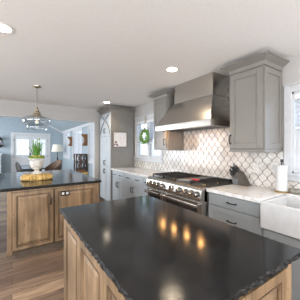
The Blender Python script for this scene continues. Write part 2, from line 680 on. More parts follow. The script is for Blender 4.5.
# white crown / rake trim
mb = MB()
mb.box(DX - 0.05, DX, YO + 0.12, DY, EZ - 0.07, EZ + 0.02)
for sx in (1, -1):
    x0 = DX if sx > 0 else LX
    mb.prism([(x0, DY - 0.03, EZ - 0.08), (RX, DY - 0.03, RZ - 0.08), (RX, DY - 0.03, RZ), (x0, DY - 0.03, EZ)], (0, 0.03, 0))
struct('trim_2', mb, 'white_trim')
struct('baseboard_dining', MB().box(LX, FD[0] - 0.1, DY - 0.016, DY, 0, 0.13).box(FD[1] + 0.1, DX, DY - 0.016, DY, 0, 0.13).box(DX - 0.016, DX, 5.53, DY - 0.02, 0, 0.13), 'white_trim')
# outdoors
struct('ground', MB().box(-30, 40, -30, 50, -0.5, -0.35), 'ground_stone')

# backsplash tile
mb = MB()
X1 = WX - 0.009
for (a, b_, z0, z1) in ((1.135, 3.41, CT, 1.40), (1.575, 2.815, 1.40, 2.3), (3.41, 4.6, CT, 1.075), (-1.2, 1.135, CT, 1.025)):
    mb.box(X1, WX - 0.0005, a, b_, z0, z1)
struct('wall_backsplash', mb, 'arabesque_tile')


# ------------------------------------------------------------------ windows
def kitchen_window(idx, W, mull, blind_z, label, lab_blind, cas=0.08, clip=None):
    y0, y1, z0, z1 = W
    root = MB()
    root.box(WX - 0.018, WX, y0 - cas, y0, z0 - 0.02, z1 + cas)
    root.box(WX - 0.018, WX, y1, min(y1 + cas, clip or 99), z0 - 0.02, z1 + cas)
    root.box(WX - 0.018, WX, y0, y1, z1, z1 + cas)
    root.box(WX - 0.03, WX, y0 - cas, min(y1 + cas, clip or 99), z1 + cas, z1 + cas + 0.018)
    root.box(WX - 0.045, WX + 0.03, y0 - cas, min(y1 + cas, clip or 99), z0 - 0.022, z0)
    root.box(WX - 0.016, WX, y0 - cas, min(y1 + cas, clip or 99), z0 - 0.082, z0 - 0.022)
    r_ = struct('window_%d' % idx, root, 'white_trim', bevel=0.003, origin=(WX, (y0 + y1) / 2, z0))
    fr = MB()
    for (a, b_) in ((y0, y0 + 0.02), (y1 - 0.02, y1)):
        fr.box(WX, WX + 0.12, a, b_, z0, z1)
    fr.box(WX, WX + 0.12, y0, y1, z0, z0 + 0.02).box(WX, WX + 0.12, y0, y1, z1 - 0.02, z1)
    fr.build('window_frame', 'white_trim', r_)
    units = []
    if mull:
        units = [(y0 + 0.02, mull - 0.045), (mull + 0.045, y1 - 0.02)]
        MB().box(WX + 0.0, WX + 0.11, mull - 0.045, mull + 0.045, z0 + 0.02, z1 - 0.02).build('mullion', 'white_trim', r_)
    else:
        units = [(y0 + 0.02, y1 - 0.02)]
    zm = (z0 + z1) / 2
    for (a, b_) in units:
        for (za, zb, xo) in ((z0 + 0.02, zm + 0.015, 0.045), (zm - 0.015, z1 - 0.02, 0.075)):
            s_ = MB()
            xx = WX + xo
            t_ = 0.042
            s_.box(xx, xx + 0.028, a, a + t_, za, zb).box(xx, xx + 0.028, b_ - t_, b_, za, zb)
            s_.box(xx, xx + 0.028, a + t_, b_ - t_, za, za + t_).box(xx, xx + 0.028, a + t_, b_ - t_, zb - 0.03, zb)
            so = s_.build('sash', 'white_trim', r_)
            g_ = MB().box(xx + 0.012, xx + 0.016, a + t_, b_ - t_, za + t_, zb - 0.03)
            g_.build('pane', 'window_glass', so)
    # blinds: one per window, inside the opening
    b0 = empty('window_blind', (WX + 0.03, (y0 + y1) / 2, z1), lab_blind, 'blind')
    MB().box(WX - 0.005, WX + 0.045, y0 + 0.022, y1 - 0.022, z1 - 0.085, z1 - 0.022).build('valance', 'blind_white', b0, bevel=0.004)
    sl = MB()
    z = z1 - 0.10
    while z > blind_z + 0.03:
        c_ = V((WX + 0.02, 0, z))
        dx, dz = 0.021, 0.009
        sl.hexa([(WX + 0.02 - dx, y0 + 0.03, z - dz), (WX + 0.02 + dx, y0 + 0.03, z + dz), (WX + 0.02 + dx, y1 - 0.03, z + dz), (WX + 0.02 - dx, y1 - 0.03, z - dz),
                 (WX + 0.02 - dx, y0 + 0.03, z - dz + 0.003), (WX + 0.02 + dx, y0 + 0.03, z + dz + 0.003), (WX + 0.02 + dx, y1 - 0.03, z + dz + 0.003), (WX + 0.02 - dx, y1 - 0.03, z - dz + 0.003)])
        z -= 0.050
    sl.build('slats', 'blind_white', b0)
    MB().box(WX + 0.002, WX + 0.038, y0 + 0.026, y1 - 0.026, blind_z, blind_z + 0.022).build('bottom_rail', 'blind_white', b0, bevel=0.003)
    for yy in (y0 + 0.15, y1 - 0.15):
        MB().tube([(WX + 0.02, yy, blind_z), (WX + 0.02, yy, z1 - 0.09)], 0.0015, 5).build('ladder_cord', 'blind_white', b0)
    return r_


kitchen_window(1, W1, 3.99, 1.49, '', 'white slatted blind half lowered in the window with the green wreath', clip=4.597)
kitchen_window(2, W2, None, 1.61, '', 'white slatted blind half lowered in the window over the farmhouse sink', cas=0.075)

# dining windows with plantation shutters
names = ['farthest white plantation shutter, in the dining window nearest the back corner',
         'middle white plantation shutter, between the two brown wall corbels',
         'nearest white plantation shutter, in the dining window beside the opening jamb']
for i, (a, b_) in enumerate(shut):
    z0, z1 = 0.98, 2.05
    f = MB()
    f.box(DX - 0.02, DX, a - 0.07, a, z0 - 0.07, z1 + 0.07).box(DX - 0.02, DX, b_, b_ + 0.07, z0 - 0.07, z1 + 0.07)
    f.box(DX - 0.02, DX, a, b_, z1, z1 + 0.07).box(DX - 0.03, DX, a, b_, z0 - 0.07, z0)
    wnd = struct('window_%d' % (i + 3), f, 'white_trim', origin=(DX, a, z0))
    MB().box(DX + 0.08, DX + 0.085, a, b_, z0, z1).build('pane', 'window_glass', wnd)
    sh_ = empty('plantation_shutter', (DX + 0.02, (a + b_) / 2, z0), names[i], 'shutter', 'dining room plantation shutters')
    npan = 2 if b_ - a > 0.8 else 1
    pw = (b_ - a) / npan
    for k in range(npan):
        p0, p1 = a + k * pw + 0.002, a + (k + 1) * pw - 0.002
        fr = MB()
        fr.box(DX + 0.005, DX + 0.035, p0, p0 + 0.045, z0, z1).box(DX + 0.005, DX + 0.035, p1 - 0.045, p1, z0, z1)
        fr.box(DX + 0.005, DX + 0.035, p0 + 0.045, p1 - 0.045, z0, z0 + 0.08).box(DX + 0.005, DX + 0.035, p0 + 0.045, p1 - 0.045, z1 - 0.08, z1)
        fo = fr.build('shutter_panel', 'white_trim', sh_)
        lv = MB()
        z = z0 + 0.11
        while z < z1 - 0.10:
            dx, dz = 0.016, -0.025
            xc = DX + 0.022
            lv.hexa([(xc - dx, p0 + 0.047, z - dz), (xc + dx, p0 + 0.047, z + dz), (xc + dx, p1 - 0.047, z + dz), (xc - dx, p1 - 0.047, z - dz),
                     (xc - dx, p0 + 0.047, z - dz + 0.006), (xc + dx, p0 + 0.047, z + dz + 0.006), (xc + dx, p1 - 0.047, z + dz + 0.006), (xc - dx, p1 - 0.047, z - dz + 0.006)])
            z += 0.055
        lv.build('louvers', 'white_trim', fo)
        MB().box(DX - 0.012, DX - 0.005, (p0 + p1) / 2 - 0.006, (p0 + p1) / 2 + 0.006, z0 + 0.12, z1 - 0.12).build('tilt_rod', 'white_trim', fo)

# french doors
x0, x1, zt = FD
f = MB()
f.box(x0 - 0.10, x0, DY - 0.02, DY + 0.12, 0, zt + 0.09).box(x1, x1 + 0.10, DY - 0.02, DY + 0.12, 0, zt + 0.09).box(x0, x1, DY - 0.02, DY + 0.12, zt, zt + 0.09)
fd = struct('door_1', f, 'white_trim', origin=(x0, DY, 0))
xm = (x0 + x1) / 2
for (a, b_) in ((x0 + 0.003, xm - 0.002), (xm + 0.002, x1 - 0.003)):
    s_ = MB()
    st = 0.105
    yy0, yy1 = DY + 0.02, DY + 0.06
    s_.box(a, a + st, yy0, yy1, 0.01, zt - 0.003).box(b_ - st, b_, yy0, yy1, 0.01, zt - 0.003)
    s_.box(a + st, b_ - st, yy0, yy1, zt - 0.19, zt - 0.003).box(a + st, b_ - st, yy0, yy1, 0.90, 1.08).box(a + st, b_ - st, yy0, yy1, 0.01, 0.25)
    s_.box(a + st, b_ - st, yy0 + 0.012, yy1 - 0.01, 0.25, 0.90)
    s_.box(a + st + 0.05, b_ - st - 0.05, yy0 + 0.004, yy0 + 0.012, 0.30, 0.85)
    lf = s_.build('door_leaf', 'white_trim', fd)
    MB().box(a + st, b_ - st, yy0 + 0.018, yy0 + 0.022, 1.08, zt - 0.19).build('pane', 'window_glass', lf)
    g_ = MB()
    for k in range(1, 3):
        xx = a + st + (b_ - a - 2 * st) * k / 3
        g_.box(xx - 0.009, xx + 0.009, yy0 + 0.008, yy1 - 0.008, 1.08, zt - 0.19)
    for k in range(1, 4):
        zz = 1.08 + (zt - 0.19 - 1.08) * k / 4
        g_.box(a + st, b_ - st, yy0 + 0.008, yy1 - 0.008, zz - 0.009, zz + 0.009)
    g_.build('muntins', 'white_trim', lf)
hd = MB()
hd.box(xm - 0.075, xm - 0.035, DY + 0.008, DY + 0.02, 0.98, 1.16)
hd.tube([(xm - 0.055, DY + 0.01, 1.0), (xm - 0.055, DY - 0.04, 1.0), (xm - 0.16, DY - 0.04, 1.0)], 0.010, 8)
hd.lathe((xm - 0.055, DY + 0.012, 1.12), [(0.028, 0), (0.028, 0.02), (0.01, 0.03)], 12, 'y')
hd.build('door_handle', 'dark_bronze', fd)
hg = MB()
for z in (0.3, 1.0, 1.72):
    hg.tube([(x0 + 0.004, DY + 0.012, z - 0.05), (x0 + 0.004, DY + 0.012, z + 0.05)], 0.010, 8)
    hg.tube([(x1 - 0.004, DY + 0.012, z - 0.05), (x1 - 0.004, DY + 0.012, z + 0.05)], 0.010, 8)
hg.build('hinge', 'dark_bronze', fd)
# pale house across the garden behind the french doors
g_ = MB()
g_.box(-3.0, 4.0, 19.0, 22.0, -0.35, 2.6)
gh = empty('garden_house', (0.5, 19.0, -0.35), 'pale cream house wall seen through the french door panes', 'house')
g_.build('house_wall', 'stucco', gh)
MB().prism([(-3.3, 18.7, 2.6), (-3.3, 22.3, 2.6), (-3.3, 20.5, 4.0)], (7.6, 0, 0)).build('roof', 'ground_stone', gh)


# ------------------------------------------------------------------ cabinet parts
def face_frame(o, u, nn):
    return (V(o), V(u), V(nn))


FE = lambda x: face_frame((x, 0, 0), (0, 1, 0), (-1, 0, 0))      # faces the room from the east wall; u = world y
FS = lambda y: face_frame((0, y, 0), (1, 0, 0), (0, -1, 0))      # faces the camera side;  u = world x
FW = lambda x: face_frame((x, 0, 0), (0, 1, 0), (-1, 0, 0))


def pull(F, uc, zc, L, vert, parent, m_='dark_bronze', off=0.0):
    o, u, nn = F
    mb = MB()
    ax = V((0, 0, 1)) if vert else u
    c_ = o + u * uc + V((0, 0, zc)) + nn * off
    h = L / 2
    pts = []
    for k in range(9):
        q = -1 + k / 4
        pts.append(c_ + ax * (q * h) + nn * (0.033 - 0.010 * q * q))
    mb.tube(pts, [0.0045, 0.005, 0.006, 0.0068, 0.007, 0.0068, 0.006, 0.005, 0.0045], 8)
    for q in (-0.85, 0.85):
        mb.tube([c_ + ax * (q * h), c_ + ax * (q * h) + nn * 0.028], [0.008, 0.005], 8)
    return mb.build('handle', m_, parent, smooth=True)


def shaker(F, u0, u1, z0, z1, parent, m_, name='door', rail=0.055, th=0.02):
    mb = MB()
    mb.fbox(F, u0, u0 + rail, z0, z1, 0, th).fbox(F, u1 - rail, u1, z0, z1, 0, th)
    mb.fbox(F, u0 + rail, u1 - rail, z0, z0 + rail, 0, th).fbox(F, u0 + rail, u1 - rail, z1 - rail, z1, 0, th)
    mb.fbox(F, u0 + rail, u1 - rail, z0 + rail, z1 - rail, 0, th * 0.45)
    # inner bead
    k = rail
    for (a, b_, c_, d_) in ((u0 + k, u0 + k + 0.008, z0 + k, z1 - k), (u1 - k - 0.008, u1 - k, z0 + k, z1 - k), (u0 + k, u1 - k, z0 + k, z0 + k + 0.008), (u0 + k, u1 - k, z1 - k - 0.008, z1 - k)):
        mb.fbox(F, a, b_, c_, d_, th * 0.45, th * 0.8)
    return mb.build(name, m_, parent, bevel=0.0025)


def slabfront(F, u0, u1, z0, z1, parent, m_, name='drawer', th=0.02):
    return MB().fbox(F, u0, u1, z0, z1, 0, th).build(name, m_, parent, bevel=0.004)


def raised(F, u0, u1, z0, z1, parent, name='door', rail=0.062, th=0.02):
    mb = MB()
    o, u, nn = F
    mb.fbox(F, u0, u0 + rail, z0, z1, 0, th).fbox(F, u1 - rail, u1, z0, z1, 0, th)
    mb.fbox(F, u0 + rail, u1 - rail, z0, z0 + rail, 0, th).fbox(F, u0 + rail, u1 - rail, z1 - rail, z1, 0, th)
    mb.mi = 1
    mb.fbox(F, u0 + rail, u1 - rail, z0 + rail, z1 - rail, 0, th * 0.3)
    mb.mi = 0
    # raised centre panel with sloping shoulders
    a0, a1, c0, c1 = u0 + rail + 0.008, u1 - rail - 0.008, z0 + rail + 0.008, z1 - rail - 0.008
    k = 0.028
    P = []
    for (uu, zz) in ((a0, c0), (a1, c0), (a1, c1), (a0, c1)):
        P.append(o + u * uu + V((0, 0, zz)) + nn * (th * 0.3))
    for (uu, zz) in ((a0 + k, c0 + k), (a1 - k, c0 + k), (a1 - k, c1 - k), (a0 + k, c1 - k)):
        P.append(o + u * uu + V((0, 0, zz)) + nn * (th * 0.85))
    mb.hexa(P)
    mb.mi = 1
    q = 0.004
    for (a, b_, c_, d_) in ((u0 + rail - 0.010, u0 + rail - q, z0 + rail - 0.01, z1 - rail + 0.01), (u1 - rail + q, u1 - rail + 0.010, z0 + rail - 0.01, z1 - rail + 0.01),
                            (u0 + rail - 0.004, u1 - rail + 0.004, z0 + rail - 0.010, z0 + rail - q), (u0 + rail - 0.004, u1 - rail + 0.004, z1 - rail + q, z1 - rail + 0.010)):
        mb.fbox(F, a, b_, c_, d_, th, th + 0.0015)
    return mb.build(name, ['knotty_wood', 'wood_glaze'], parent)


def crown(xw, x0, y0, y1, z0, z1, proj, parent, m_, name='crown_moulding', returns=True):
    prof = [(0.004, 0), (0.012, 0.0), (0.012, 0.16), (0.022, 0.20), (0.022, 0.27), (0.050, 0.34), (0.075, 0.48), (0.62, 0.74), (0.75, 0.80), (0.75, 0.87), (0.95, 0.92), (1.0, 0.95), (1.0, 1.0), (0.0, 1.0)]
    bm_ = MB()
    rows = []
    for (o_, h) in prof:
        oo = o_ * proj
        z = z0 + h * (z1 - z0)
        rows.append([bm_.bm.verts.new(q) for q in ((xw, y0 - oo, z), (x0 - oo, y0 - oo, z), (x0 - oo, y1 + oo, z), (xw, y1 + oo, z))])
    for i in range(len(rows) - 1):
        for k in range(3):
            bm_.face([rows[i][k], rows[i][k + 1], rows[i + 1][k + 1], rows[i + 1][k]])
    bm_.face(rows[-1])
    bm_.face(rows[0][::-1])
    bm_.face([r[0] for r in rows])
    bm_.face([r[3] for r in rows][::-1])
    return bm_.build(name, m_, parent)


def base_cabinet(y0, y1, label, m_, fronts, name='base_cabinet'):
    """fronts: list of (kind, u0, u1, z0, z1, handle u, handle z, vertical)"""
    r_ = empty(name, (2.0, (y0 + y1) / 2, 0), label, 'cabinet')
    MB().box(2.0, 2.585, y0, y1, 0.10, 0.872).build('body', m_, r_, bevel=0.001)
    MB().box(2.06, 2.57, y0 + 0.001, y1 - 0.001, 0.0, 0.10).build('toe_kick', m_, r_)
    F = FE(2.0)
    for (k, u0, u1, z0, z1, hu, hz, vt) in fronts:
        if k == 'slab':
            d = slabfront(F, u0, u1, z0, z1, r_, m_, 'drawer')
        elif k == 'drawer':
            d = shaker(F, u0, u1, z0, z1, r_, m_, 'drawer')
        else:
            d = shaker(F, u0, u1, z0, z1, r_, m_, 'door')
        if hu is not None:
            pull(F, hu, hz, 0.115, vt, d, off=0.02)
    return r_


G = 'gray_paint_mid'
base_cabinet(1.06, 1.715, 'gray drawer cabinet between the steel range and the farmhouse sink', G,
             [('slab', 1.075, 1.70, 0.735, 0.862, 1.377, 0.800, False), ('drawer', 1.075, 1.70, 0.42, 0.722, 1.377, 0.60, False), ('drawer', 1.075, 1.70, 0.115, 0.408, 1.377, 0.30, False)])
base_cabinet(0.10, 1.055, 'gray sink base cabinet with doors under the white apron sink', G,
             [('door', 0.59, 1.035, 0.115, 0.635, 0.63, 0.55, True), ('door', 0.125, 0.58, 0.115, 0.635, 0.54, 0.55, True)], 'sink_cabinet')
# shorten the sink cabinet body so that the sink hangs in it
for ch in [o for o in C.objects if o.name.startswith('sink_cabinet')][0].children:
    if ch.name.startswith('body'):
        for v in ch.data.vertices:
            if v.co.z > 0.5:
                v.co.z = 0.648
GL = 'gray_paint_lit'
G = 'gray_paint'
base_cabinet(3.979, 4.592, 'gray base cabinet painted as window-lit at the pantry end of the long counter', GL,
             [('slab', 4.29, 4.58, 0.725, 0.862, 4.435, 0.787, False), ('slab', 3.99, 4.28, 0.725, 0.862, 4.135, 0.787, False),
              ('door', 4.288, 4.58, 0.115, 0.712, 4.32, 0.57, True), ('door', 3.99, 4.282, 0.115, 0.712, 4.25, 0.57, True)])
base_cabinet(3.212, 3.975, 'gray base cabinet painted as window-lit in the middle of the counter under the wreath window', GL,
             [('slab', 3.597, 3.963, 0.725, 0.862, 3.78, 0.787, False), ('slab', 3.224, 3.588, 0.725, 0.862, 3.405, 0.787, False),
              ('door', 3.595, 3.963, 0.115, 0.712, 3.63, 0.57, True), ('door', 3.224, 3.590, 0.115, 0.712, 3.555, 0.57, True)])
base_cabinet(2.945, 3.208, 'narrow gray pull-out cabinet painted as window-lit beside the far end of the range', GL,
             [('slab', 2.957, 3.196, 0.725, 0.862, 3.07, 0.787, False), ('door', 2.957, 3.196, 0.115, 0.712, 3.07, 0.63, False)])

# countertops
t_ = MB().box(1.955, 2.588, 2.94, 4.597, 0.874, CT).build('marble_countertop', 'marble', bevel=0.004)
tag(t_, 'white marble countertop under the wreath window, left of the range', 'countertop')
mb = MB()
mb.box(1.955, 2.588, 1.06, 1.712, 0.874, CT).box(2.44, 2.588, 0.10, 1.06, 0.874, CT).box(1.955, 2.588, -1.1, 0.10, 0.874, CT)
t_ = mb.build('marble_countertop', 'marble', bevel=0.004)
tag(t_, 'veined white marble countertop running from the range past the sink', 'countertop')

# farmhouse sink
sk = MB()
sx0, sx1, sy0, sy1, sz0, sz1 = 1.925, 2.432, 0.108, 1.045, 0.66, 0.905
wl = 0.035
sk.box(sx0, sx0 + wl, sy0, sy1, sz0, sz1).box(sx1 - wl, sx1, sy0, sy1, sz0, sz1)
sk.box(sx0 + wl, sx1 - wl, sy0, sy0 + wl, sz0, sz1).box(sx0 + wl, sx1 - wl, sy1 - wl, sy1, sz0, sz1)
sk.box(sx0 + wl, sx1 - wl, sy0 + wl, sy1 - wl, sz0, sz0 + 0.03)
sr = empty('farmhouse_sink', (2.0, 0.6, 0.66), 'white ceramic apron-front farmhouse sink below the blind window', 'sink')
sk.build('basin', 'white_ceramic', sr, bevel=0.010)
MB().lathe((2.18, 0.58, 0.69), [(0.045, 0), (0.045, 0.004), (0.02, 0.005)], 20).build('drain', 'chrome', sr)

# ------------------------------------------------------------------ range
ry0, ry1 = 1.722, 2.932
rg = empty('gas_range', (2.2, (ry0 + ry1) / 2, 0), 'wide stainless steel gas range with double ovens under the hood', 'range')
mb = MB()
mb.box(1.935, 2.575, ry0, ry1, 0.13, 0.90)
mb.build('body', 'steel', rg, bevel=0.003)
lg = MB()
for y in (ry0 + 0.06, ry1 - 0.06):
    for x in (2.0, 2.5):
        MB().lathe((x, y, 0), [(0.03, 0), (0.03, 0.02), (0.02, 0.03), (0.02, 0.135)], 14).build('leg', 'steel', rg)
MB().box(2.0, 2.02, ry0 + 0.01, ry1 - 0.01, 0.02, 0.13).build('kick_panel', 'steel_dark', rg)
# control panel with bullnose
poly = [(1.935, ry0, 0.745), (1.885, ry0, 0.755), (1.868, ry0, 0.775), (1.868, ry0, 0.80), (1.885, ry0, 0.885), (1.90, ry0, 0.912), (1.93, ry0, 0.922), (1.985, ry0, 0.922), (1.985, ry0, 0.745)]
MB().prism(poly, (0, ry1 - ry0, 0)).build('control_panel', 'steel', rg, bevel=0.002)
MB().box(1.985, 2.575, ry0, ry1, 0.90, 0.922).box(2.53, 2.575, ry0, ry1, 0.922, 0.96).build('cooktop', 'steel_dark', rg, bevel=0.002)
kb = [2.80, 2.69, 2.585, 2.475, 2.10, 1.975, 1.88, 1.785]
for y in kb:
    k_ = MB()
    cx, cz = 1.874, 0.835
    k_.lathe((cx, y, cz), [(0.025, 0.008), (0.027, 0.02), (0.024, 0.052), (0.020, 0.056)], 18, 'x')
    k_.box(cx - 0.066, cx - 0.050, y - 0.006, y + 0.006, cz - 0.022, cz + 0.022)
    k_ = k_.build('knob', 'chrome', rg, smooth=True)
    MB().lathe((cx, y, cz), [(0.040, -0.004), (0.040, 0.006), (0.034, 0.010)], 20, 'x').build('bezel', 'steel_dark', k_)
k_ = MB()
k_.lathe((1.874, 2.275, 0.838), [(0.038, 0.0), (0.038, 0.018), (0.030, 0.022)], 22, 'x')
k_.box(1.848, 1.858, 2.245, 2.305, 0.81, 0.866)
k_.build('thermostat_dial', 'chrome', rg, smooth=False)
# oven doors
for (a, b_) in ((2.50, ry1 - 0.008), (ry0 + 0.008, 2.492)):
    d = MB().box(1.895, 1.935, a, b_, 0.19, 0.735).build('oven_door', 'steel', rg, bevel=0.006)
    m0 = 0.075
    MB().box(1.8915, 1.8955, a + m0, b_ - m0, 0.36, 0.655).build('oven_window', 'oven_glass', d)
    h = MB()
    h.tube([(1.835, a + 0.02, 0.705), (1.835, b_ - 0.02, 0.705)], 0.013, 12)
    for y in (a + 0.05, b_ - 0.05):
        h.tube([(1.835, y, 0.705), (1.90, y, 0.705)], 0.010, 10)
    h.build('oven_handle', 'chrome', d, smooth=True)
# grates
gy = [(ry0 + 0.02, 2.02), (2.035, 2.31), (2.325, 2.61), (2.625, ry1 - 0.02)]
for gi, (a, b_) in enumerate(gy):
    if gi == 1:
        g_ = MB().box(2.0, 2.50, a + 0.004, b_ - 0.004, 0.922, 0.945)
        gp = g_.build('griddle', 'steel_dark', rg, bevel=0.006)
        MB().box(2.0, 2.05, a + 0.01, b_ - 0.01, 0.945, 0.951).build('griddle_trough', 'steel', gp)
        continue
    g_ = MB()
    zt0, zt1 = 0.948, 0.964
    for x in (2.0, 2.25, 2.50):
        g_.box(x - 0.007, x + 0.007, a, b_, zt0, zt1)
    for k in range(5):
        y = a + 0.007 + (b_ - a - 0.014) * k / 4
        g_.box(2.0, 2.50, y - 0.006, y + 0.006, zt0, zt1)
    for x in (2.0, 2.25, 2.50):
        for y in (a + 0.006, b_ - 0.006):
            g_.box(x - 0.008, x + 0.008, y - 0.008, y + 0.008, 0.922, zt0)
    g_.build('grate', 'cast_iron', rg, bevel=0.002)
    for x in (2.13, 2.38):
        MB().lathe((x, (a + b_) / 2, 0.922), [(0.055, 0), (0.055, 0.006), (0.035, 0.008), (0.035, 0.018), (0.01, 0.02)], 18).build('burner', 'brass', rg)
sp_ = MB()
sp_.lathe((2.06, 1.965, 0.9655), [(0.030, 0), (0.036, 0.006), (0.034, 0.012), (0.028, 0.008), (0.01, 0.006)], 20)
sp_.tube([(2.06, 1.99, 0.974), (2.06, 2.03, 0.973), (2.06, 2.06, 0.974)], [0.010, 0.008, 0.009], 10)
tag(sp_.build('spoon_rest', 'red_silicone', smooth=True, origin=(2.06, 1.965, 0.9655)), 'small red spoon rest lying on the range grates', 'spoon rest')

# ------------------------------------------------------------------ hood
hd_ = empty('range_hood', (2.3, 2.25, 1.675), 'large brushed steel range hood flaring down from the ceiling', 'range hood')
MB().box(2.232, 2.588, 1.842, 2.628, 2.116, CEIL - 0.001).build('chimney', 'steel', hd_, bevel=0.002)
MB().box(2.230, 2.588, 1.840, 2.630, 2.113, 2.117).build('seam_strip', 'seam_steel', hd_)
hx0, hy0, hy1 = 2.005, 1.69, 2.85
mb = MB()
prof = []
N = 6
for k in range(N + 1):
    t1 = k / N
    e = 1 - (1 - t1) ** 1.12
    z = 2.12 - (2.12 - 1.755) * t1
    prof.append((2.235 + (hx0 - 2.235) * e, 1.845 + (hy0 - 1.845) * e, 2.625 + (hy1 - 2.625) * e, z))
rows = [[mb.bm.verts.new(q) for q in ((2.588, a, z), (x, a, z), (x, b_, z), (2.588, b_, z))] for (x, a, b_, z) in prof]
for i in range(N):
    for k in range(4):
        mb.face([rows[i][k], rows[i][(k + 1) % 4], rows[i + 1][(k + 1) % 4], rows[i + 1][k]])
mb.face(rows[0])
mb.face(rows[-1])
mb.build('canopy', 'steel', hd_)
mb = MB()
mb.box(hx0 - 0.004, hx0 + 0.02, hy0 - 0.004, hy1 + 0.004, 1.675, 1.757)
mb.box(hx0 + 0.02, 2.588, hy0 - 0.004, hy0 + 0.02, 1.675, 1.757)
mb.box(hx0 + 0.02, 2.588, hy1 - 0.02, hy1 + 0.004, 1.675, 1.757)
mb.build('rim_band', 'steel', hd_, bevel=0.003)
mb = MB()
for k in range(26):
    y = hy0 + 0.05 + k * (hy1 - hy0 - 0.10) / 25
    mb.box(2.16, 2.56, y - 0.012, y + 0.012, 1.690, 1.712)
mb.box(2.025, 2.585, hy0 + 0.02, hy1 - 0.02, 1.712, 1.72)
mb.build('baffle_filter', 'steel_dark', hd_)
mb = MB()
for k in range(30):
    y = hy0 + 0.03 + k * (hy1 - hy0 - 0.06) / 29
    mb.tube([(2.03, y, 1.672), (2.03, y, 1.684)], 0.011, 8)
mb.build('rivet_row', 'chrome', hd_)
for y in (2.76, 2.48, 2.20, 1.93):
    lo = MB().lathe((2.095, y, 1.690), [(0.026, 0.0), (0.026, 0.02)], 18).build('hood_lamp', 'hood_glow', hd_)
    d = bpy.data.lights.new('hood_spot', 'SPOT')
    d.energy = 0.5
    d.color = (1.0, 0.72, 0.42)
    d.spot_size = math.radians(120)
    d.spot_blend = 0.8
    d.shadow_soft_size = 0.03
    so = bpy.data.objects.new('hood_spot', d)
    so.location = V((2.095, y, 1.683)) - wloc(hd_)
    so.parent = hd_
    C.objects.link(so)


# ------------------------------------------------------------------ upper cabinets
def upper(y0, y1, label, m_, hu, side):
    r_ = empty('wall_cabinet', (2.4, (y0 + y1) / 2, 1.38), label, 'cabinet')
    MB().box(2.22, 2.588, y0, y1, 1.385, 2.28).build('body', m_, r_, bevel=0.001)
    F = FE(2.22)
    d = shaker(F, y0 + 0.012, y1 - 0.012, 1.395, 2.262, r_, m_, 'door', rail=0.058)
    pull(F, hu, 1.50, 0.115, True, d, off=0.02)
    # applied frame on the exposed side
    S = FS(y0)
    mb = MB()
    for (a, b_, c_, e) in ((2.222, 2.27, 1.39, 2.27), (2.535, 2.585, 1.39, 2.27), (2.27, 2.535, 1.39, 1.45), (2.27, 2.535, 2.21, 2.27)):
        mb.fbox(S, a, b_, c_, e, 0, 0.012)
    mb.build('side_panel_frame', m_, r_, bevel=0.002)
    MB().box(2.215, 2.588, y0 - 0.013, y1 + 0.003, 1.355, 1.386).build('light_rail', m_, r_, bevel=0.004)
    crown(2.588, 2.205, y0 - 0.012, y1, 2.280, 2.372, 0.080, r_, m_)
    st = MB().box(2.36, 2.40, y0 + 0.04, y1 - 0.04, 1.374, 1.384).build('under_cabinet_light', 'strip_glow', r_)
    a_ = area('under_cabinet_glow', (0, 0, 0), (0, 0, 0), 0.04, y1 - y0 - 0.1, 1.7, (1.0, 0.80, 0.56))
    a_.location = V((2.44, (y0 + y1) / 2, 1.372)) - wloc(r_)
    a_.parent = r_
    return r_


upper(1.158, 1.572, 'gray wall cabinet with crown between the hood and the sink window', 'gray_paint', 1.545, 'right')
upper(2.80, 3.20, 'gray wall cabinet between the wreath window and the range hood', 'gray_paint', 2.845, 'left')

# ------------------------------------------------------------------ pantry
pr = empty('pantry_cabinet', (2.2, 4.94, 0), 'tall gray pantry cabinet with arched upper doors holding the small picture', 'pantry cabinet')
px0, py0, py1 = 1.955, 4.605, 5.285
MB().box(px0, 2.588, py0, py1, 0.10, 2.30).build('body', G, pr, bevel=0.001)
MB().box(px0 + 0.06, 2.57, py0 + 0.003, py1 - 0.003, 0.0, 0.10).build('toe_kick', G, pr)
mb = MB()
S = FS(py0)
mb.fbox(S, px0, px0 + 0.018, 0.1, 2.26, 0, 0.004).build('corner_stile', G, pr)
F = FE(px0)
ym = (py0 + py1) / 2
for (a, b_, hu) in ((py0 + 0.012, ym - 0.002, ym - 0.035), (ym + 0.002, py1 - 0.012, ym + 0.035)):
    d = shaker(F, a, b_, 0.115, 0.935, pr, GL, 'door')
    pull(F, hu, 0.82, 0.115, True, d, off=0.02)
    d = shaker(F, a, b_, 0.945, 1.675, pr, GL, 'door')
    pull(F, hu, 1.03, 0.115, True, d, off=0.02)
    d = shaker(F, a, b_, 1.685, 2.245, pr, GL, 'door', rail=0.045)
    pull(F, hu, 1.82, 0.115, True, d, off=0.02)
# gothic arch mullions crossing over the pair of upper doors
for s_ in (1, -1):
    mb = MB()
    pts = []
    for k in range(13):
        q = k / 12
        z = 1.73 + q * 0.49
        y = ym + s_ * (0.30 - 0.60 * (q ** 2.0) * 0.95)
        pts.append((px0 - 0.024, y, z))
    for k in range(12):
        (x, y, z), (_, y2, z2) = pts[k], pts[k + 1]
        mb.hexa([(x - 0.006, y - 0.011, z), (x + 0.012, y - 0.011, z), (x + 0.012, y + 0.011, z), (x - 0.006, y + 0.011, z),
                 (x - 0.006, y2 - 0.011, z2), (x + 0.012, y2 - 0.011, z2), (x + 0.012, y2 + 0.011, z2), (x - 0.006, y2 + 0.011, z2)])
    mb.build('arch_mullion', G, pr)
crown(2.588, px0 - 0.012, py0 - 0.002, py1, 2.262, 2.372, 0.08, pr, G)

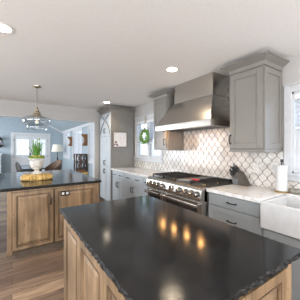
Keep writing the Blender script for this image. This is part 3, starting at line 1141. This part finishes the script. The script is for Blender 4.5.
# picture on pantry side
pc = empty('framed_picture', (2.18, 4.60, 1.60), 'small framed flower sketch hung on the side of the gray pantry', 'picture')
S = FS(4.598)
mb = MB()
a0, a1, c0, c1 = 1.99, 2.375, 1.405, 1.79
for q in ((a0, a1, c0, c0 + 0.022), (a0, a1, c1 - 0.022, c1), (a0, a0 + 0.022, c0 + 0.022, c1 - 0.022), (a1 - 0.022, a1, c0 + 0.022, c1 - 0.022)):
    mb.fbox(S, q[0], q[1], q[2], q[3], 0, 0.022)
mb.build('picture_frame', 'frame_wood', pc, bevel=0.003)
MB().fbox(S, a0 + 0.022, a1 - 0.022, c0 + 0.022, c1 - 0.022, 0, 0.008).build('artwork', 'sketch_paper', pc)
mb = MB()
for (x, z, r, mi) in ((2.045, 1.475, 0.030, 0), (2.105, 1.468, 0.036, 0), (2.075, 1.535, 0.036, 0), (2.04, 1.515, 0.02, 1), (2.095, 1.495, 0.018, 1), (2.135, 1.455, 0.018, 2), (2.07, 1.49, 0.015, 2)):
    mb.mi = mi
    mb.lathe((x, 4.592, z), [(r, -0.003), (r * 0.9, 0.001), (r * 0.5, 0.003)], 10, 'y')
mb.build('painted_flowers', ['petal_purple', 'petal_yellow', 'petal_pink'], pc)

# wreath on the window
wr = empty('boxwood_wreath', (2.555, 4.07, 1.66), 'round green boxwood wreath hanging on a ribbon over the window', 'wreath')
mb = MB()
rnd = random.Random(3)
for i in range(620):
    a = rnd.uniform(0, 2 * PI)
    bb = rnd.uniform(0, 2 * PI)
    R_, r_ = 0.140, 0.052 * rnd.uniform(0.6, 1.15)
    c_ = V((2.547 + min(r_ * math.sin(bb), 0.028), 4.07 + (R_ + r_ * math.cos(bb)) * math.cos(a), 1.66 + (R_ + r_ * math.cos(bb)) * math.sin(a)))
    d1 = V((rnd.uniform(-1, 0.4), rnd.uniform(-1, 1), rnd.uniform(-1, 1))).normalized()
    d2 = d1.cross(V((rnd.uniform(-1, 1), rnd.uniform(-1, 1), rnd.uniform(-1, 1)))).normalized()
    L, W_ = 0.018, 0.008
    c_.x = min(c_.x, 2.562)
    vs = [mb.bm.verts.new(c_ + q) for q in (-d2 * W_, d1 * L, d2 * W_, -d1 * L)]
    mb.face(vs)
mb.build('leaves', 'wreath_green', wr)
mb = MB()
pts = [(2.55, 4.07 + 0.14 * math.cos(2 * PI * k / 32), 1.66 + 0.14 * math.sin(2 * PI * k / 32)) for k in range(33)]
mb.tube(pts, 0.026, 8, cap=False)
mb.build('wreath_ring', 'wreath_green', wr)
mb = MB()
mb.hexa([(2.566, 4.05, 1.83), (2.569, 4.05, 1.83), (2.569, 4.09, 1.83), (2.566, 4.09, 1.83), (2.566, 4.03, 2.16), (2.569, 4.03, 2.16), (2.569, 4.065, 2.16), (2.566, 4.065, 2.16)])
mb.hexa([(2.515, 4.045, 1.74), (2.519, 4.045, 1.74), (2.519, 4.095, 1.74), (2.515, 4.095, 1.74), (2.562, 4.05, 1.85), (2.567, 4.05, 1.85), (2.567, 4.09, 1.85), (2.562, 4.09, 1.85)])
for s_ in (-1, 1):
    mb.hexa([(2.51, 4.07, 1.80), (2.516, 4.07, 1.80), (2.516, 4.07 + s_ * 0.065, 1.775), (2.51, 4.07 + s_ * 0.065, 1.775), (2.51, 4.07, 1.815), (2.516, 4.07, 1.815), (2.516, 4.07 + s_ * 0.065, 1.83), (2.51, 4.07 + s_ * 0.065, 1.83)])
mb.build('ribbon', 'burlap', wr)

# ------------------------------------------------------------------ things on the right counter
kbk = empty('knife_block', (2.50, 1.62, CT), 'slanted dark knife block full of black handled knives beside the range', 'knife block')
# block leans along y: knives point up toward +y (away)
mb = MB()
px = 2.45
mb.prism([(px, 1.500, CT + 0.001), (px, 1.685, CT + 0.001), (px, 1.705, CT + 0.075), (px, 1.642, CT + 0.168), (px, 1.610, CT + 0.175)], (0.11, 0, 0))
mb.build('block', 'knife_wood', kbk, bevel=0.004)
mb = MB().prism([(px - 0.004, 1.615, CT + 0.001), (px - 0.004, 1.6855, CT + 0.001), (px - 0.004, 1.7053, CT + 0.08), (px - 0.004, 1.615, CT + 0.08)], (0.118, 0, 0))
mb.build('front_panel', 'knife_front', kbk)
dd = V((0, 0.11, 0.12)).normalized()
for i in range(3):
    for j in range(4):
        base = V((px + 0.02 + i * 0.036, 1.692 - j * 0.020, CT + 0.080 + j * 0.030))
        k_ = MB()
        L = 0.095 + 0.022 * ((i * 2 + j) % 3)
        k_.tube([base, base + dd * L * 0.5, base + dd * L], [0.006, 0.0085, 0.0065], 6)
        k_.build('knife_handle', 'black_plastic', kbk)

pt = empty('paper_towel_holder', (2.50, 1.13, CT), 'white paper towel roll on an upright metal holder by the window', 'paper towel roll')
px, py = 2.475, 1.10
MB().lathe((px, py, CT), [(0.074, 0.0), (0.076, 0.006), (0.065, 0.014), (0.012, 0.016)], 24).build('base', 'brass', pt, smooth=True)
MB().lathe((px, py, CT), [(0.006, 0.015), (0.006, 0.325), (0.013, 0.33), (0.016, 0.345), (0.010, 0.36), (0.002, 0.363)], 12).build('post', 'dark_bronze', pt, smooth=True)
MB().lathe((px, py, CT), [(0.020, 0.018), (0.052, 0.018), (0.054, 0.022), (0.054, 0.292), (0.052, 0.296), (0.020, 0.296)], 32, cap=False).build('paper_roll', 'paper', pt, smooth=True)

mb = MB().lathe((2.52, 0.985, CT), [(0.035, 0), (0.048, 0.01), (0.055, 0.045), (0.05, 0.045), (0.042, 0.014), (0.01, 0.012)], 20)
tag(mb.build('soap_dish', 'speckled_stone', smooth=True, origin=(2.52, 0.985, CT)), 'small speckled stone dish on the sill side of the sink', 'dish')

for (y, z, lab) in ((1.455, 1.14, 'white wall outlet on the tile beside the knife block'), (1.235, 1.17, 'white switch plate on the tile above the paper towels')):
    o_ = empty('outlet' if y > 1.4 else 'light_switch', (X1, y, z), lab, 'outlet' if y > 1.4 else 'switch')
    MB().box(X1 - 0.006, X1 - 0.0005, y - 0.035, y + 0.035, z - 0.058, z + 0.058).build('cover_plate', 'plate_white', o_, bevel=0.003)
    mb = MB()
    if y > 1.4:
        for dz in (-0.024, 0.024):
            mb.box(X1 - 0.008, X1 - 0.006, y - 0.016, y + 0.016, z + dz - 0.014, z + dz + 0.014)
    else:
        mb.box(X1 - 0.012, X1 - 0.006, y - 0.016, y + 0.016, z - 0.03, z + 0.03)
    mb.build('insert', 'white_ceramic', o_)


# ------------------------------------------------------------------ islands
def slab_top(x0, x1, y0, y1, zt, thk, seed, label):
    rnd = random.Random(seed)
    mb = MB()
    step = 0.017
    pts = []
    cs = [(x0, y0), (x1, y0), (x1, y1), (x0, y1)]
    for k in range(4):
        a, b_ = V((*cs[k], 0)), V((*cs[(k + 1) % 4], 0))
        n_ = max(2, int((b_ - a).length / step))
        d = (b_ - a).normalized()
        nrm = V((d.y, -d.x, 0))
        for i in range(n_):
            pts.append((a.lerp(b_, i / n_), nrm, i == 0, d))
    rows = []
    levels = [(zt, 0.004, 0.004), (zt - thk * 0.2, 0.001, 0.006), (zt - thk * 0.5, 0.0, 0.008), (zt - thk * 0.8, 0.004, 0.006), (zt - thk, 0.014, 0.005)]
    for li, (z, ins, jit) in enumerate(levels):
        row = []
        for (p, nrm, cr, d) in pts:
            j = rnd.uniform(-jit, jit)
            q = p - nrm * (ins + j + jit)
            if cr:
                q = p + (-nrm + d) * (ins + 0.006) * (1 if True else 0)
                q = p + (V((0.5 * (x0 + x1), 0.5 * (y0 + y1), 0)) - p).normalized() * (ins + 0.008)
            row.append(mb.bm.verts.new((q.x, q.y, z + (rnd.uniform(-0.003, 0.003) if 0 < li < 4 else 0))))
        rows.append(row)
    mb.mi = 0
    mb.face(rows[0])
    mb.mi = 1
    k = len(pts)
    for i in range(len(rows) - 1):
        for j in range(k):
            mb.face([rows[i][j], rows[i][(j + 1) % k], rows[i + 1][(j + 1) % k], rows[i + 1][j]])
    mb.face(rows[-1][::-1])
    o_ = mb.build('island_countertop', ['black_granite', 'granite_edge'], origin=((x0 + x1) / 2, (y0 + y1) / 2, zt - thk))
    return tag(o_, label, 'countertop')


TH = 0.038
slab_top(0.315, 1.165, 0.415, 1.808, CT, TH, 5, 'dark honed granite top with chiseled edge on the nearer island')
slab_top(-0.62, 1.125, 2.995, 4.875, CT, TH, 9, 'dark glossy granite top with chiseled edge on the farther island')
KW = 'knotty_wood'
ZT = CT - TH - 0.002


def island(x0, x1, y0, y1, label, left, front, right_panels=1):
    r_ = empty('kitchen_island', ((x0 + x1) / 2, (y0 + y1) / 2, 0), label, 'kitchen island')
    MB().box(x0 + 0.02, x1 - 0.02, y0 + 0.02, y1 - 0.02, 0.115, ZT).build('carcass', 'wood_glaze', r_)
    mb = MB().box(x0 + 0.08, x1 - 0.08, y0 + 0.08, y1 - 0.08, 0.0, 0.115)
    mb.build('toe_kick', 'toe_shade_brown', r_)
    for (a, b_) in ((x0, y0), (x1 - 0.05, y0), (x0, y1 - 0.05), (x1 - 0.05, y1 - 0.05)):
        p = MB()
        p.box(a, a + 0.05, b_, b_ + 0.05, 0.10, ZT)
        p.box(a - 0.004, a + 0.054, b_ - 0.004, b_ + 0.054, 0.085, 0.14)
        p.build('corner_post', KW, r_, bevel=0.006)
    # top rail mould
    mb = MB().box(x0 + 0.004, x1 - 0.004, y0 + 0.004, y1 - 0.004, ZT - 0.022, ZT)
    mb.build('top_rail', KW, r_)
    return r_


# near island
nx0, nx1, ny0, ny1 = 0.348, 1.110, 0.448, 1.785
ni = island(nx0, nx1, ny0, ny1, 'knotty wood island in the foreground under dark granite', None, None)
Fw = FW(nx0 + 0.02)
wd = (ny1 - ny0 - 0.10 - 0.01) / 3
for i in range(3):
    a = ny0 + 0.052 + i * (wd + 0.005)
    raised(Fw, a, a + wd, 0.135, ZT - 0.028, ni, 'door', rail=0.055)
Fs = FS(ny0 + 0.02)
raised(Fs, nx0 + 0.056, (nx0 + nx1) / 2 - 0.003, 0.135, ZT - 0.028, ni, 'door', rail=0.055)
raised(Fs, (nx0 + nx1) / 2 + 0.003, nx1 - 0.056, 0.135, ZT - 0.028, ni, 'door', rail=0.055)
# far island
fx0, fx1, fy0, fy1 = -0.05, 1.095, 3.035, 4.83
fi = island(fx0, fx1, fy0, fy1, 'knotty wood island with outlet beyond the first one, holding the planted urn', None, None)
Fs = FS(fy0 + 0.02)
d = raised(Fs, fx0 + 0.053, 0.462, 0.135, ZT - 0.028, fi, 'door', rail=0.048)
pull(Fs, 0.43, 0.70, 0.10, True, d, off=0.02)
raised(Fs, 0.482, fx1 - 0.053, 0.135, ZT - 0.028, fi, 'side_panel', rail=0.048)
op = MB().fbox(Fs, 0.553, 0.668, 0.742, 0.806, 0.015, 0.027).build('outlet_plate', 'dark_bronze', fi, bevel=0.003)
mb = MB()
for u in (0.583, 0.638):
    mb.fbox(Fs, u - 0.016, u + 0.016, 0.758, 0.790, 0.027, 0.029)
mb.build('socket', 'plate_white', op)
Fe = face_frame((fx1 - 0.02, 0, 0), (0, 1, 0), (1, 0, 0))
for i in range(3):
    wd = (fy1 - fy0 - 0.10 - 0.01) / 3
    a = fy0 + 0.052 + i * (wd + 0.005)
    raised(Fe, a, a + wd, 0.135, ZT - 0.028, fi, 'side_panel', rail=0.048)

# ------------------------------------------------------------------ tray, urn and plants
cx, cy = 0.323, 3.62
zz = CT + 0.001
tr = empty('carved_riser', (cx, cy, zz), 'gilded carved wooden riser under the white urn', 'riser')
mb = MB()
A, B = 0.205, 0.148


def ring_pts(a, b_, n_=72, pw=2.6, lob=0, amp=0.0):
    out = []
    for k in range(n_):
        t0 = 2 * PI * k / n_
        c_, s_ = math.cos(t0), math.sin(t0)
        q = 1 + amp * math.cos(lob * t0)
        out.append((math.copysign(abs(c_) ** (2 / pw), c_) * a * q, math.copysign(abs(s_) ** (2 / pw), s_) * b_ * q))
    return out


rows = []
for (sc_, z, am) in ((0.90, 0, 0.0), (0.93, 0.006, 0.02), (0.99, 0.016, 0.04), (1.0, 0.035, 0.045), (0.96, 0.055, 0.035), (0.90, 0.066, 0.0), (0.93, 0.071, 0), (0.94, 0.083, 0), (0.90, 0.088, 0)):
    rows.append([mb.bm.verts.new((cx + p[0], cy + p[1], zz + z)) for p in ring_pts(A * sc_, B * sc_, 144, 3.2, 30, am)])
for i in range(len(rows) - 1):
    for k in range(144):
        mb.face([rows[i][k], rows[i][(k + 1) % 144], rows[i + 1][(k + 1) % 144], rows[i + 1][k]])
mb.face(rows[0][::-1])
mb.face(rows[-1])

for (px_, py_) in ring_pts(A * 0.985, B * 0.985, 34, 3.2):
    mb.sphere((cx + px_, cy + py_, zz + 0.034), 0.018, 8, (1, 1, 1.7))
mb.build('tray_body', 'gilt_wood', tr, smooth=True)

ux, uy, uz = cx - 0.005, cy + 0.01, zz + 0.089
ur = empty('planted_urn', (ux, uy, uz), 'distressed white footed urn planted with green daffodil shoots', 'planter')
MB().lathe((ux, uy, uz), [(0.070, 0), (0.072, 0.016), (0.05, 0.024), (0.030, 0.046), (0.034, 0.06), (0.058, 0.075), (0.084, 0.11), (0.093, 0.15), (0.090, 0.19), (0.094, 0.212), (0.106, 0.224), (0.106, 0.236), (0.094, 0.234), (0.086, 0.21)], 40, lobes=10, amp=0.025, cap=True).build('urn', 'urn_white', ur, smooth=True)
mb = MB()
rnd = random.Random(11)
for i in range(46):
    a, r_ = rnd.uniform(0, 2 * PI), rnd.uniform(0, 0.085)
    mb.sphere((ux + r_ * math.cos(a), uy + r_ * math.sin(a), uz + 0.2458 + rnd.uniform(0, 0.022) * (1.4 - r_ / 0.085)), rnd.uniform(0.014, 0.026), 8)
for i in range(10):
    a = 2 * PI * i / 10
    mb.sphere((ux + 0.095 * math.cos(a), uy + 0.095 * math.sin(a), uz + 0.2458), 0.016, 8)
mb.build('moss', 'moss', ur, smooth=True)
mb = MB()
for i in range(7):
    a, r_ = 2 * PI * i / 7, 0.045
    mb.sphere((ux + r_ * math.cos(a), uy + r_ * math.sin(a), uz + 0.26), 0.022, 10, (1, 1, 1.25))
mb.build('bulbs', 'bulb', ur, smooth=True)
mb = MB()
for i in range(58):
    a, r_ = rnd.uniform(0, 2 * PI), rnd.uniform(0.0, 0.06)
    b0 = V((ux + r_ * math.cos(a), uy + r_ * math.sin(a), uz + 0.245))
    L = rnd.uniform(0.14, 0.27)
    lean = V((math.cos(a), math.sin(a), 0)) * rnd.uniform(0.0, 0.085) + V((rnd.uniform(-0.01, 0.01), rnd.uniform(-0.01, 0.01), 0))
    tw = rnd.uniform(0, PI)
    wv = V((math.cos(tw), math.sin(tw), 0)) * rnd.uniform(0.005, 0.008)
    prev = None
    for k in range(6):
        q = k / 5
        c_ = b0 + V((0, 0, L * q)) + lean * q * q * 1.3
        ww = wv * (1 - 0.8 * q ** 3)
        cur = (mb.bm.verts.new(c_ - ww), mb.bm.verts.new(c_ + ww))
        if prev:
            mb.face([prev[0], prev[1], cur[1], cur[0]])
        prev = cur
mb.build('leaves', 'leaf_green', ur)
mb = MB()
for i in range(6):
    a = rnd.uniform(0, 2 * PI)
    x, y = ux + 0.045 * math.cos(a), uy + 0.045 * math.sin(a)
    h = rnd.uniform(0.20, 0.28)
    mb.tube([(x, y, uz + 0.245), (x, y, uz + 0.245 + h)], 0.0035, 6)
    mb.sphere((x, y, uz + 0.26 + h), 0.009, 8, (1, 1, 2.0))
mb.build('flower_buds', 'moss', ur)

# ------------------------------------------------------------------ pendant
qx, qy = 0.345, 3.90
pe = empty('pendant_light', (qx, qy, CEIL), 'clear glass pendant light hanging over the farther island', 'pendant light')
MB().lathe((qx, qy, CEIL), [(0.066, -0.001), (0.064, -0.012), (0.03, -0.026), (0.012, -0.034)], 24).build('canopy', 'nickel', pe, smooth=True)
MB().lathe((qx, qy, 0), [(0.006, 2.06), (0.006, 2.39)], 10).build('rod', 'nickel', pe, smooth=True)
MB().lathe((qx, qy, 0), [(0.008, 2.075), (0.020, 2.07), (0.022, 2.045), (0.016, 2.04), (0.034, 2.03), (0.036, 2.005), (0.030, 2.0), (0.054, 1.985), (0.058, 1.96), (0.050, 1.955), (0.078, 1.94), (0.092, 1.918), (0.096, 1.905), (0.02, 1.90)], 28).build('cap', 'nickel', pe, smooth=True)
gp = [(0.090, 1.915), (0.155, 1.911), (0.195, 1.895), (0.212, 1.865), (0.209, 1.832), (0.190, 1.798), (0.165, 1.772), (0.150, 1.748), (0.148, 1.728), (0.156, 1.704)]
gi = [(r - 0.004, z) for (r, z) in gp]
MB().lathe((qx, qy, 0), gp + gi[::-1], 48, cap=False).build('glass_shade', 'pendant_glass', pe, smooth=True)
MB().lathe((qx, qy, 0), [(0.018, 1.90), (0.020, 1.87), (0.014, 1.86)], 14).build('socket', 'nickel', pe, smooth=True)
MB().lathe((qx, qy, 0), [(0.010, 1.86), (0.026, 1.84), (0.030, 1.822), (0.022, 1.803), (0.006, 1.797)], 16).build('light_bulb', 'lamp_glow', pe, smooth=True)

# ------------------------------------------------------------------ ceiling cans
cans = [(-0.07, 2.16, 'recessed ceiling light nearest the left frame edge'), (1.735, 2.09, 'recessed ceiling light above and left of the range hood'),
        (1.775, 4.42, 'small recessed ceiling light near the pantry crown'), (-0.07, -0.4, None), (1.75, -0.4, None)]
for (x, y, lab) in cans:
    c_ = empty('recessed_light', (x, y, CEIL), lab or 'recessed ceiling light behind the camera position', 'ceiling light', 'recessed ceiling lights')
    mb = MB()
    mb.lathe((x, y, CEIL), [(0.066, -0.0005), (0.088, -0.0005), (0.090, -0.004), (0.084, -0.007), (0.068, -0.004)], 32, cap=False)
    mb.build('trim_ring', 'can_white', c_, smooth=True)
    MB().lathe((x, y, CEIL), [(0.067, -0.0006), (0.066, -0.0035)], 28).build('lens', 'can_glow', c_)
    d = bpy.data.lights.new('can_spot', 'SPOT')
    d.energy = 15
    d.color = (1.0, 0.80, 0.56)
    d.spot_size = math.radians(125)
    d.spot_blend = 0.7
    d.shadow_soft_size = 0.14
    so = bpy.data.objects.new('can_spot', d)
    so.location = (0, 0, -0.02)
    so.parent = c_
    C.objects.link(so)

# ------------------------------------------------------------------ dining room furniture
tb = empty('dining_table', (0.62, 7.75, 0), 'dark dining table in the room beyond the opening', 'table')
MB().box(0.20, 0.86, 7.35, 9.0, 0.715, 0.75).build('tabletop', 'table_black', tb, bevel=0.006)
MB().box(0.26, 0.80, 7.42, 8.93, 0.64, 0.715).build('apron', 'dark_wood', tb)
for x in (0.27, 0.79):
    for y in (7.43, 8.92):
        MB().lathe((x, y, 0), [(0.022, 0), (0.03, 0.08), (0.024, 0.3), (0.038, 0.5), (0.036, 0.64)], 14).build('leg', 'dark_wood', tb, smooth=True)


def windsor(loc, rz, label):
    r_ = empty('windsor_chair', (0, 0, 0), label, 'chair')
    mb = MB()
    mb.prism([(0.22 * math.cos(a) * (1 if math.cos(a) > 0 else 0.95), 0.23 * math.sin(a), 0.44) for a in [2 * PI * k / 20 for k in range(20)]], (0, 0, 0.035))
    mb.build('seat', 'gray_chair', r_, bevel=0.006)
    for sx in (-1, 1):
        for sy in (-1, 1):
            MB().tube([(sx * 0.14, sy * 0.14, 0.45), (sx * 0.17, sy * 0.17, 0.22), (sx * 0.21, sy * 0.20, 0)], [0.014, 0.019, 0.012], 8).build('leg', 'gray_chair', r_, smooth=True)
    # back at -x, leaning out
    hoop = []
    for k in range(15):
        a = PI * k / 14
        y = 0.21 * math.cos(a)
        z = 0.47 + 0.52 * math.sin(a) ** 0.75
        hoop.append((-0.17 - (z - 0.47) * 0.30, y, z))
    MB().tube(hoop, 0.013, 8).build('back_hoop', 'gray_chair', r_, smooth=True)
    mb = MB()
    for k in range(7):
        y = -0.15 + k * 0.05
        a = math.acos(max(-1, min(1, y / 0.21)))
        z = 0.47 + 0.52 * math.sin(a) ** 0.75
        mb.tube([(-0.17, y * 0.85, 0.47), (-0.17 - (z - 0.47) * 0.30, y, z)], 0.006, 6)
    mb.build('spindles', 'gray_chair', r_, smooth=True)
    for sy in (-1, 1):
        MB().tube([(-0.25, sy * 0.20, 0.74), (-0.05, sy * 0.27, 0.71), (0.16, sy * 0.25, 0.70)], [0.013, 0.013, 0.017], 8).tube([(0.12, sy * 0.25, 0.70), (0.09, sy * 0.20, 0.47)], 0.009, 6).build('arm', 'gray_chair', r_, smooth=True)
    r_.location = loc
    r_.rotation_euler = (0, 0, rz)
    return r_


c1 = windsor((0.42, 7.0, 0), 0.35, 'dark gray-brown spindle-back armchair at the left side of the dining table')


def wicker(loc, rz, label):
    r_ = empty('wicker_chair', (0, 0, 0), label, 'chair')
    MB().lathe((0, 0, 0), [(0.20, 0.40), (0.25, 0.41), (0.26, 0.44), (0.24, 0.46), (0.1, 0.465)], 24).build('seat', 'wicker', r_, smooth=True)
    mb = MB()
    inn, out = [], []
    n_ = 18
    for k in range(n_ + 1):
        a = math.radians(70 + 220 * k / n_)
        top = 0.70 + 0.28 * max(0, math.sin(PI * k / n_)) ** 1.2
        for lst, R_ in ((out, 0.30), (inn, 0.27)):
            lst.append((mb.bm.verts.new((0.26 / 0.3 * R_ * math.cos(a), R_ * math.sin(a), 0.40)), mb.bm.verts.new((R_ * 1.05 * math.cos(a), R_ * math.sin(a) * 1.05, top))))
    for k in range(n_):
        mb.face([out[k][0], out[k + 1][0], out[k + 1][1], out[k][1]])
        mb.face([inn[k][0], inn[k][1], inn[k + 1][1], inn[k + 1][0]])
        mb.face([out[k][1], out[k + 1][1], inn[k + 1][1], inn[k][1]])
        mb.face([out[k][0], inn[k][0], inn[k + 1][0], out[k + 1][0]])
    mb.face([out[0][0], out[0][1], inn[0][1], inn[0][0]])
    mb.face([out[-1][0], inn[-1][0], inn[-1][1], out[-1][1]])
    mb.build('backrest', 'wicker', r_, smooth=True)
    for sx in (-1, 1):
        for sy in (-1, 1):
            MB().tube([(sx * 0.15, sy * 0.16, 0.42), (sx * 0.19, sy * 0.20, 0)], [0.02, 0.014], 8).build('leg', 'dark_wood', r_, smooth=True)
    r_.location = loc
    r_.rotation_euler = (0, 0, rz)
    return r_


wicker((1.13, 7.70, 0), PI + 0.35, 'brown woven barrel-back chair at the right side of the dining table')

# floor lamp
lx, ly = 1.69, 10.0
fl = empty('floor_lamp', (lx, ly, 0), 'floor lamp with cream drum shade in the dining room corner', 'lamp')
MB().lathe((lx, ly, 0), [(0.15, 0), (0.15, 0.02), (0.05, 0.04), (0.025, 0.06)], 24).build('base', 'black_plastic', fl, smooth=True)
MB().lathe((lx, ly, 0), [(0.018, 0.05), (0.03, 0.5), (0.02, 0.55), (0.045, 0.62), (0.045, 0.72), (0.02, 0.8), (0.04, 0.9), (0.015, 1.0), (0.015, 1.25)], 14).build('pole', 'black_plastic', fl, smooth=True)
MB().lathe((lx, ly, 0), [(0.25, 1.22), (0.19, 1.54), (0.187, 1.54), (0.246, 1.22)], 32, cap=False).build('lamp_shade', 'lampshade', fl, smooth=True)

# corbels on the dining wall
for (y, lab) in ((8.80, 'brown wooden corbel on the blue wall between the two farther shutters'), (6.80, 'brown wooden corbel on the blue wall between the two nearer shutters')):
    poly = []
    t = MB()
    x = DX - 0.001
    pts = [(x, 1.46), (x, 1.84), (x - 0.17, 1.84), (x - 0.17, 1.80)]
    for k in range(9):
        a = PI * k / 8
        pts.append((x - 0.15 + 0.055 * math.sin(a), 1.645 + 0.12 * math.cos(a)))
    pts += [(x - 0.15, 1.50), (x - 0.15, 1.46)]
    t.prism([(p[0], y - 0.05, p[1]) for p in pts], (0, 0.10, 0))
    ob = t.build('corbel', 'brown_wood', origin=(DX, y, 1.65))
    tag(ob, lab, 'corbel', 'carved corbels')

# lattice wine rack by the wall
wrk = empty('wine_rack', (1.86, 6.85, 0), 'dark brown open lattice shelf standing under the dining room shutters', 'shelf')
ax0, ax1, ay0, ay1 = 1.67, 2.02, 6.70, 7.0
for (x, y) in ((ax0, ay0), (ax1 - 0.035, ay0), (ax0, ay1 - 0.035), (ax1 - 0.035, ay1 - 0.035)):
    MB().box(x, x + 0.035, y, y + 0.035, 0, 1.20).build('post', 'dark_wood', wrk)
for z in (0.10, 0.42, 0.70, 0.93, 1.17):
    MB().box(ax0 + 0.002, ax1 - 0.002, ay0 + 0.002, ay1 - 0.002, z, z + 0.028).build('shelf_board', 'dark_wood', wrk)
mb = MB()
xm_ = (ax0 + ax1) / 2
for (z0, z1) in ((0.728, 0.93), (0.958, 1.17)):
    mb.box(xm_ - 0.01, xm_ + 0.01, ay0 + 0.005, ay1 - 0.005, z0, z1)
    for (a, b_) in ((ax0 + 0.035, xm_ - 0.01), (xm_ + 0.01, ax1 - 0.035)):
        for (p, q) in (((a, z0), (b_, z1)), ((a, z1), (b_, z0))):
            dv = V((q[0] - p[0], 0, q[1] - p[1])).normalized()
            nv = V((-dv.z, 0, dv.x)) * 0.010
            mb.prism([V((p[0], ay0 + 0.01, p[1])) + nv, V((q[0], ay0 + 0.01, q[1])) + nv, V((q[0], ay0 + 0.01, q[1])) - nv, V((p[0], ay0 + 0.01, p[1])) - nv], (0, 0.02, 0))
mb.build('lattice', 'dark_wood', wrk)
MB().box(ax0 + 0.036, ax1 - 0.036, ay0 + 0.004, ay0 + 0.02, 0.45, 0.698).build('drawer_front', 'brown_wood', wrk)

# yellow vase by the opening
mb = MB().lathe((1.66, 5.72, 0), [(0.08, 0), (0.10, 0.02), (0.13, 0.3), (0.12, 0.55), (0.08, 0.66), (0.075, 0.70), (0.09, 0.72), (0.08, 0.72), (0.06, 0.68)], 24)
tag(mb.build('tall_vase', 'yellow_glaze', smooth=True, origin=(1.66, 5.72, 0)), 'tall yellow vase standing just inside the dining room opening', 'vase')

# pale hutch + wall lantern at the far left
hu = empty('sideboard', (-0.85, 10.45, 0), 'pale blue-green painted cabinet at the left frame edge by the wall lantern', 'cabinet')
MB().box(-1.3, -0.36, 10.25, 10.68, 0.06, 1.12).build('body', 'pale_paint', hu, bevel=0.004)
MB().box(-1.33, -0.33, 10.22, 10.69, 1.12, 1.15).build('cabinet_top', 'pale_paint', hu, bevel=0.004)
MB().box(-1.28, -0.38, 10.27, 10.66, 0, 0.06).build('plinth', 'pale_paint', hu)
F = face_frame((0, 10.25, 0), (1, 0, 0), (0, -1, 0))
for (a, b_, k) in ((-1.28, -0.84, -0.87), (-0.82, -0.38, -0.79)):
    d = shaker(F, a, b_, 0.08, 0.86, hu, 'pale_paint')
    MB().lathe((k, 10.23, 0.55), [(0.007, 0), (0.007, 0.015), (0.016, 0.02), (0.014, 0.03)], 12, 'y').build('knob', 'dark_bronze', d)
    d = slabfront(F, a, b_, 0.885, 1.10, hu, 'pale_paint')
    MB().lathe(((a + b_) / 2, 10.23, 0.99), [(0.007, 0), (0.007, 0.015), (0.016, 0.02), (0.014, 0.03)], 12, 'y').build('knob', 'dark_bronze', d)
wl_ = empty('wall_lantern', (-0.42, 10.6, 1.6), 'dark bronze wall lantern on the blue wall at the left frame edge', 'lantern')
lxx, lyy = -0.42, 10.55
MB().box(lxx - 0.05, lxx + 0.05, DY - 0.02, DY - 0.001, 1.50, 1.80).build('back_plate', 'dark_bronze', wl_)
MB().tube([(lxx, DY - 0.02, 1.74), (lxx, DY - 0.09, 1.86), (lxx, lyy, 1.84)], 0.012, 8).build('bracket_arm', 'dark_bronze', wl_, smooth=True)
MB().lathe((lxx, lyy, 0), [(0.01, 1.86), (0.03, 1.84), (0.06, 1.78), (0.11, 1.73), (0.10, 1.71)], 6).build('lantern_roof', 'dark_bronze', wl_)
MB().lathe((lxx, lyy, 0), [(0.105, 1.52), (0.13, 1.49), (0.12, 1.45), (0.05, 1.41), (0.01, 1.38)], 6).build('lantern_base', 'dark_bronze', wl_)
mb = MB()
for k in range(6):
    a = 2 * PI * k / 6
    mb.tube([(lxx + 0.105 * math.cos(a), lyy + 0.105 * math.sin(a), 1.52), (lxx + 0.095 * math.cos(a), lyy + 0.095 * math.sin(a), 1.72)], 0.008, 6)
mb.build('cage_bars', 'dark_bronze', wl_)
MB().lathe((lxx, lyy, 0), [(0.092, 1.521), (0.084, 1.715)], 6, cap=False).build('lantern_glass', 'pendant_glass', wl_)
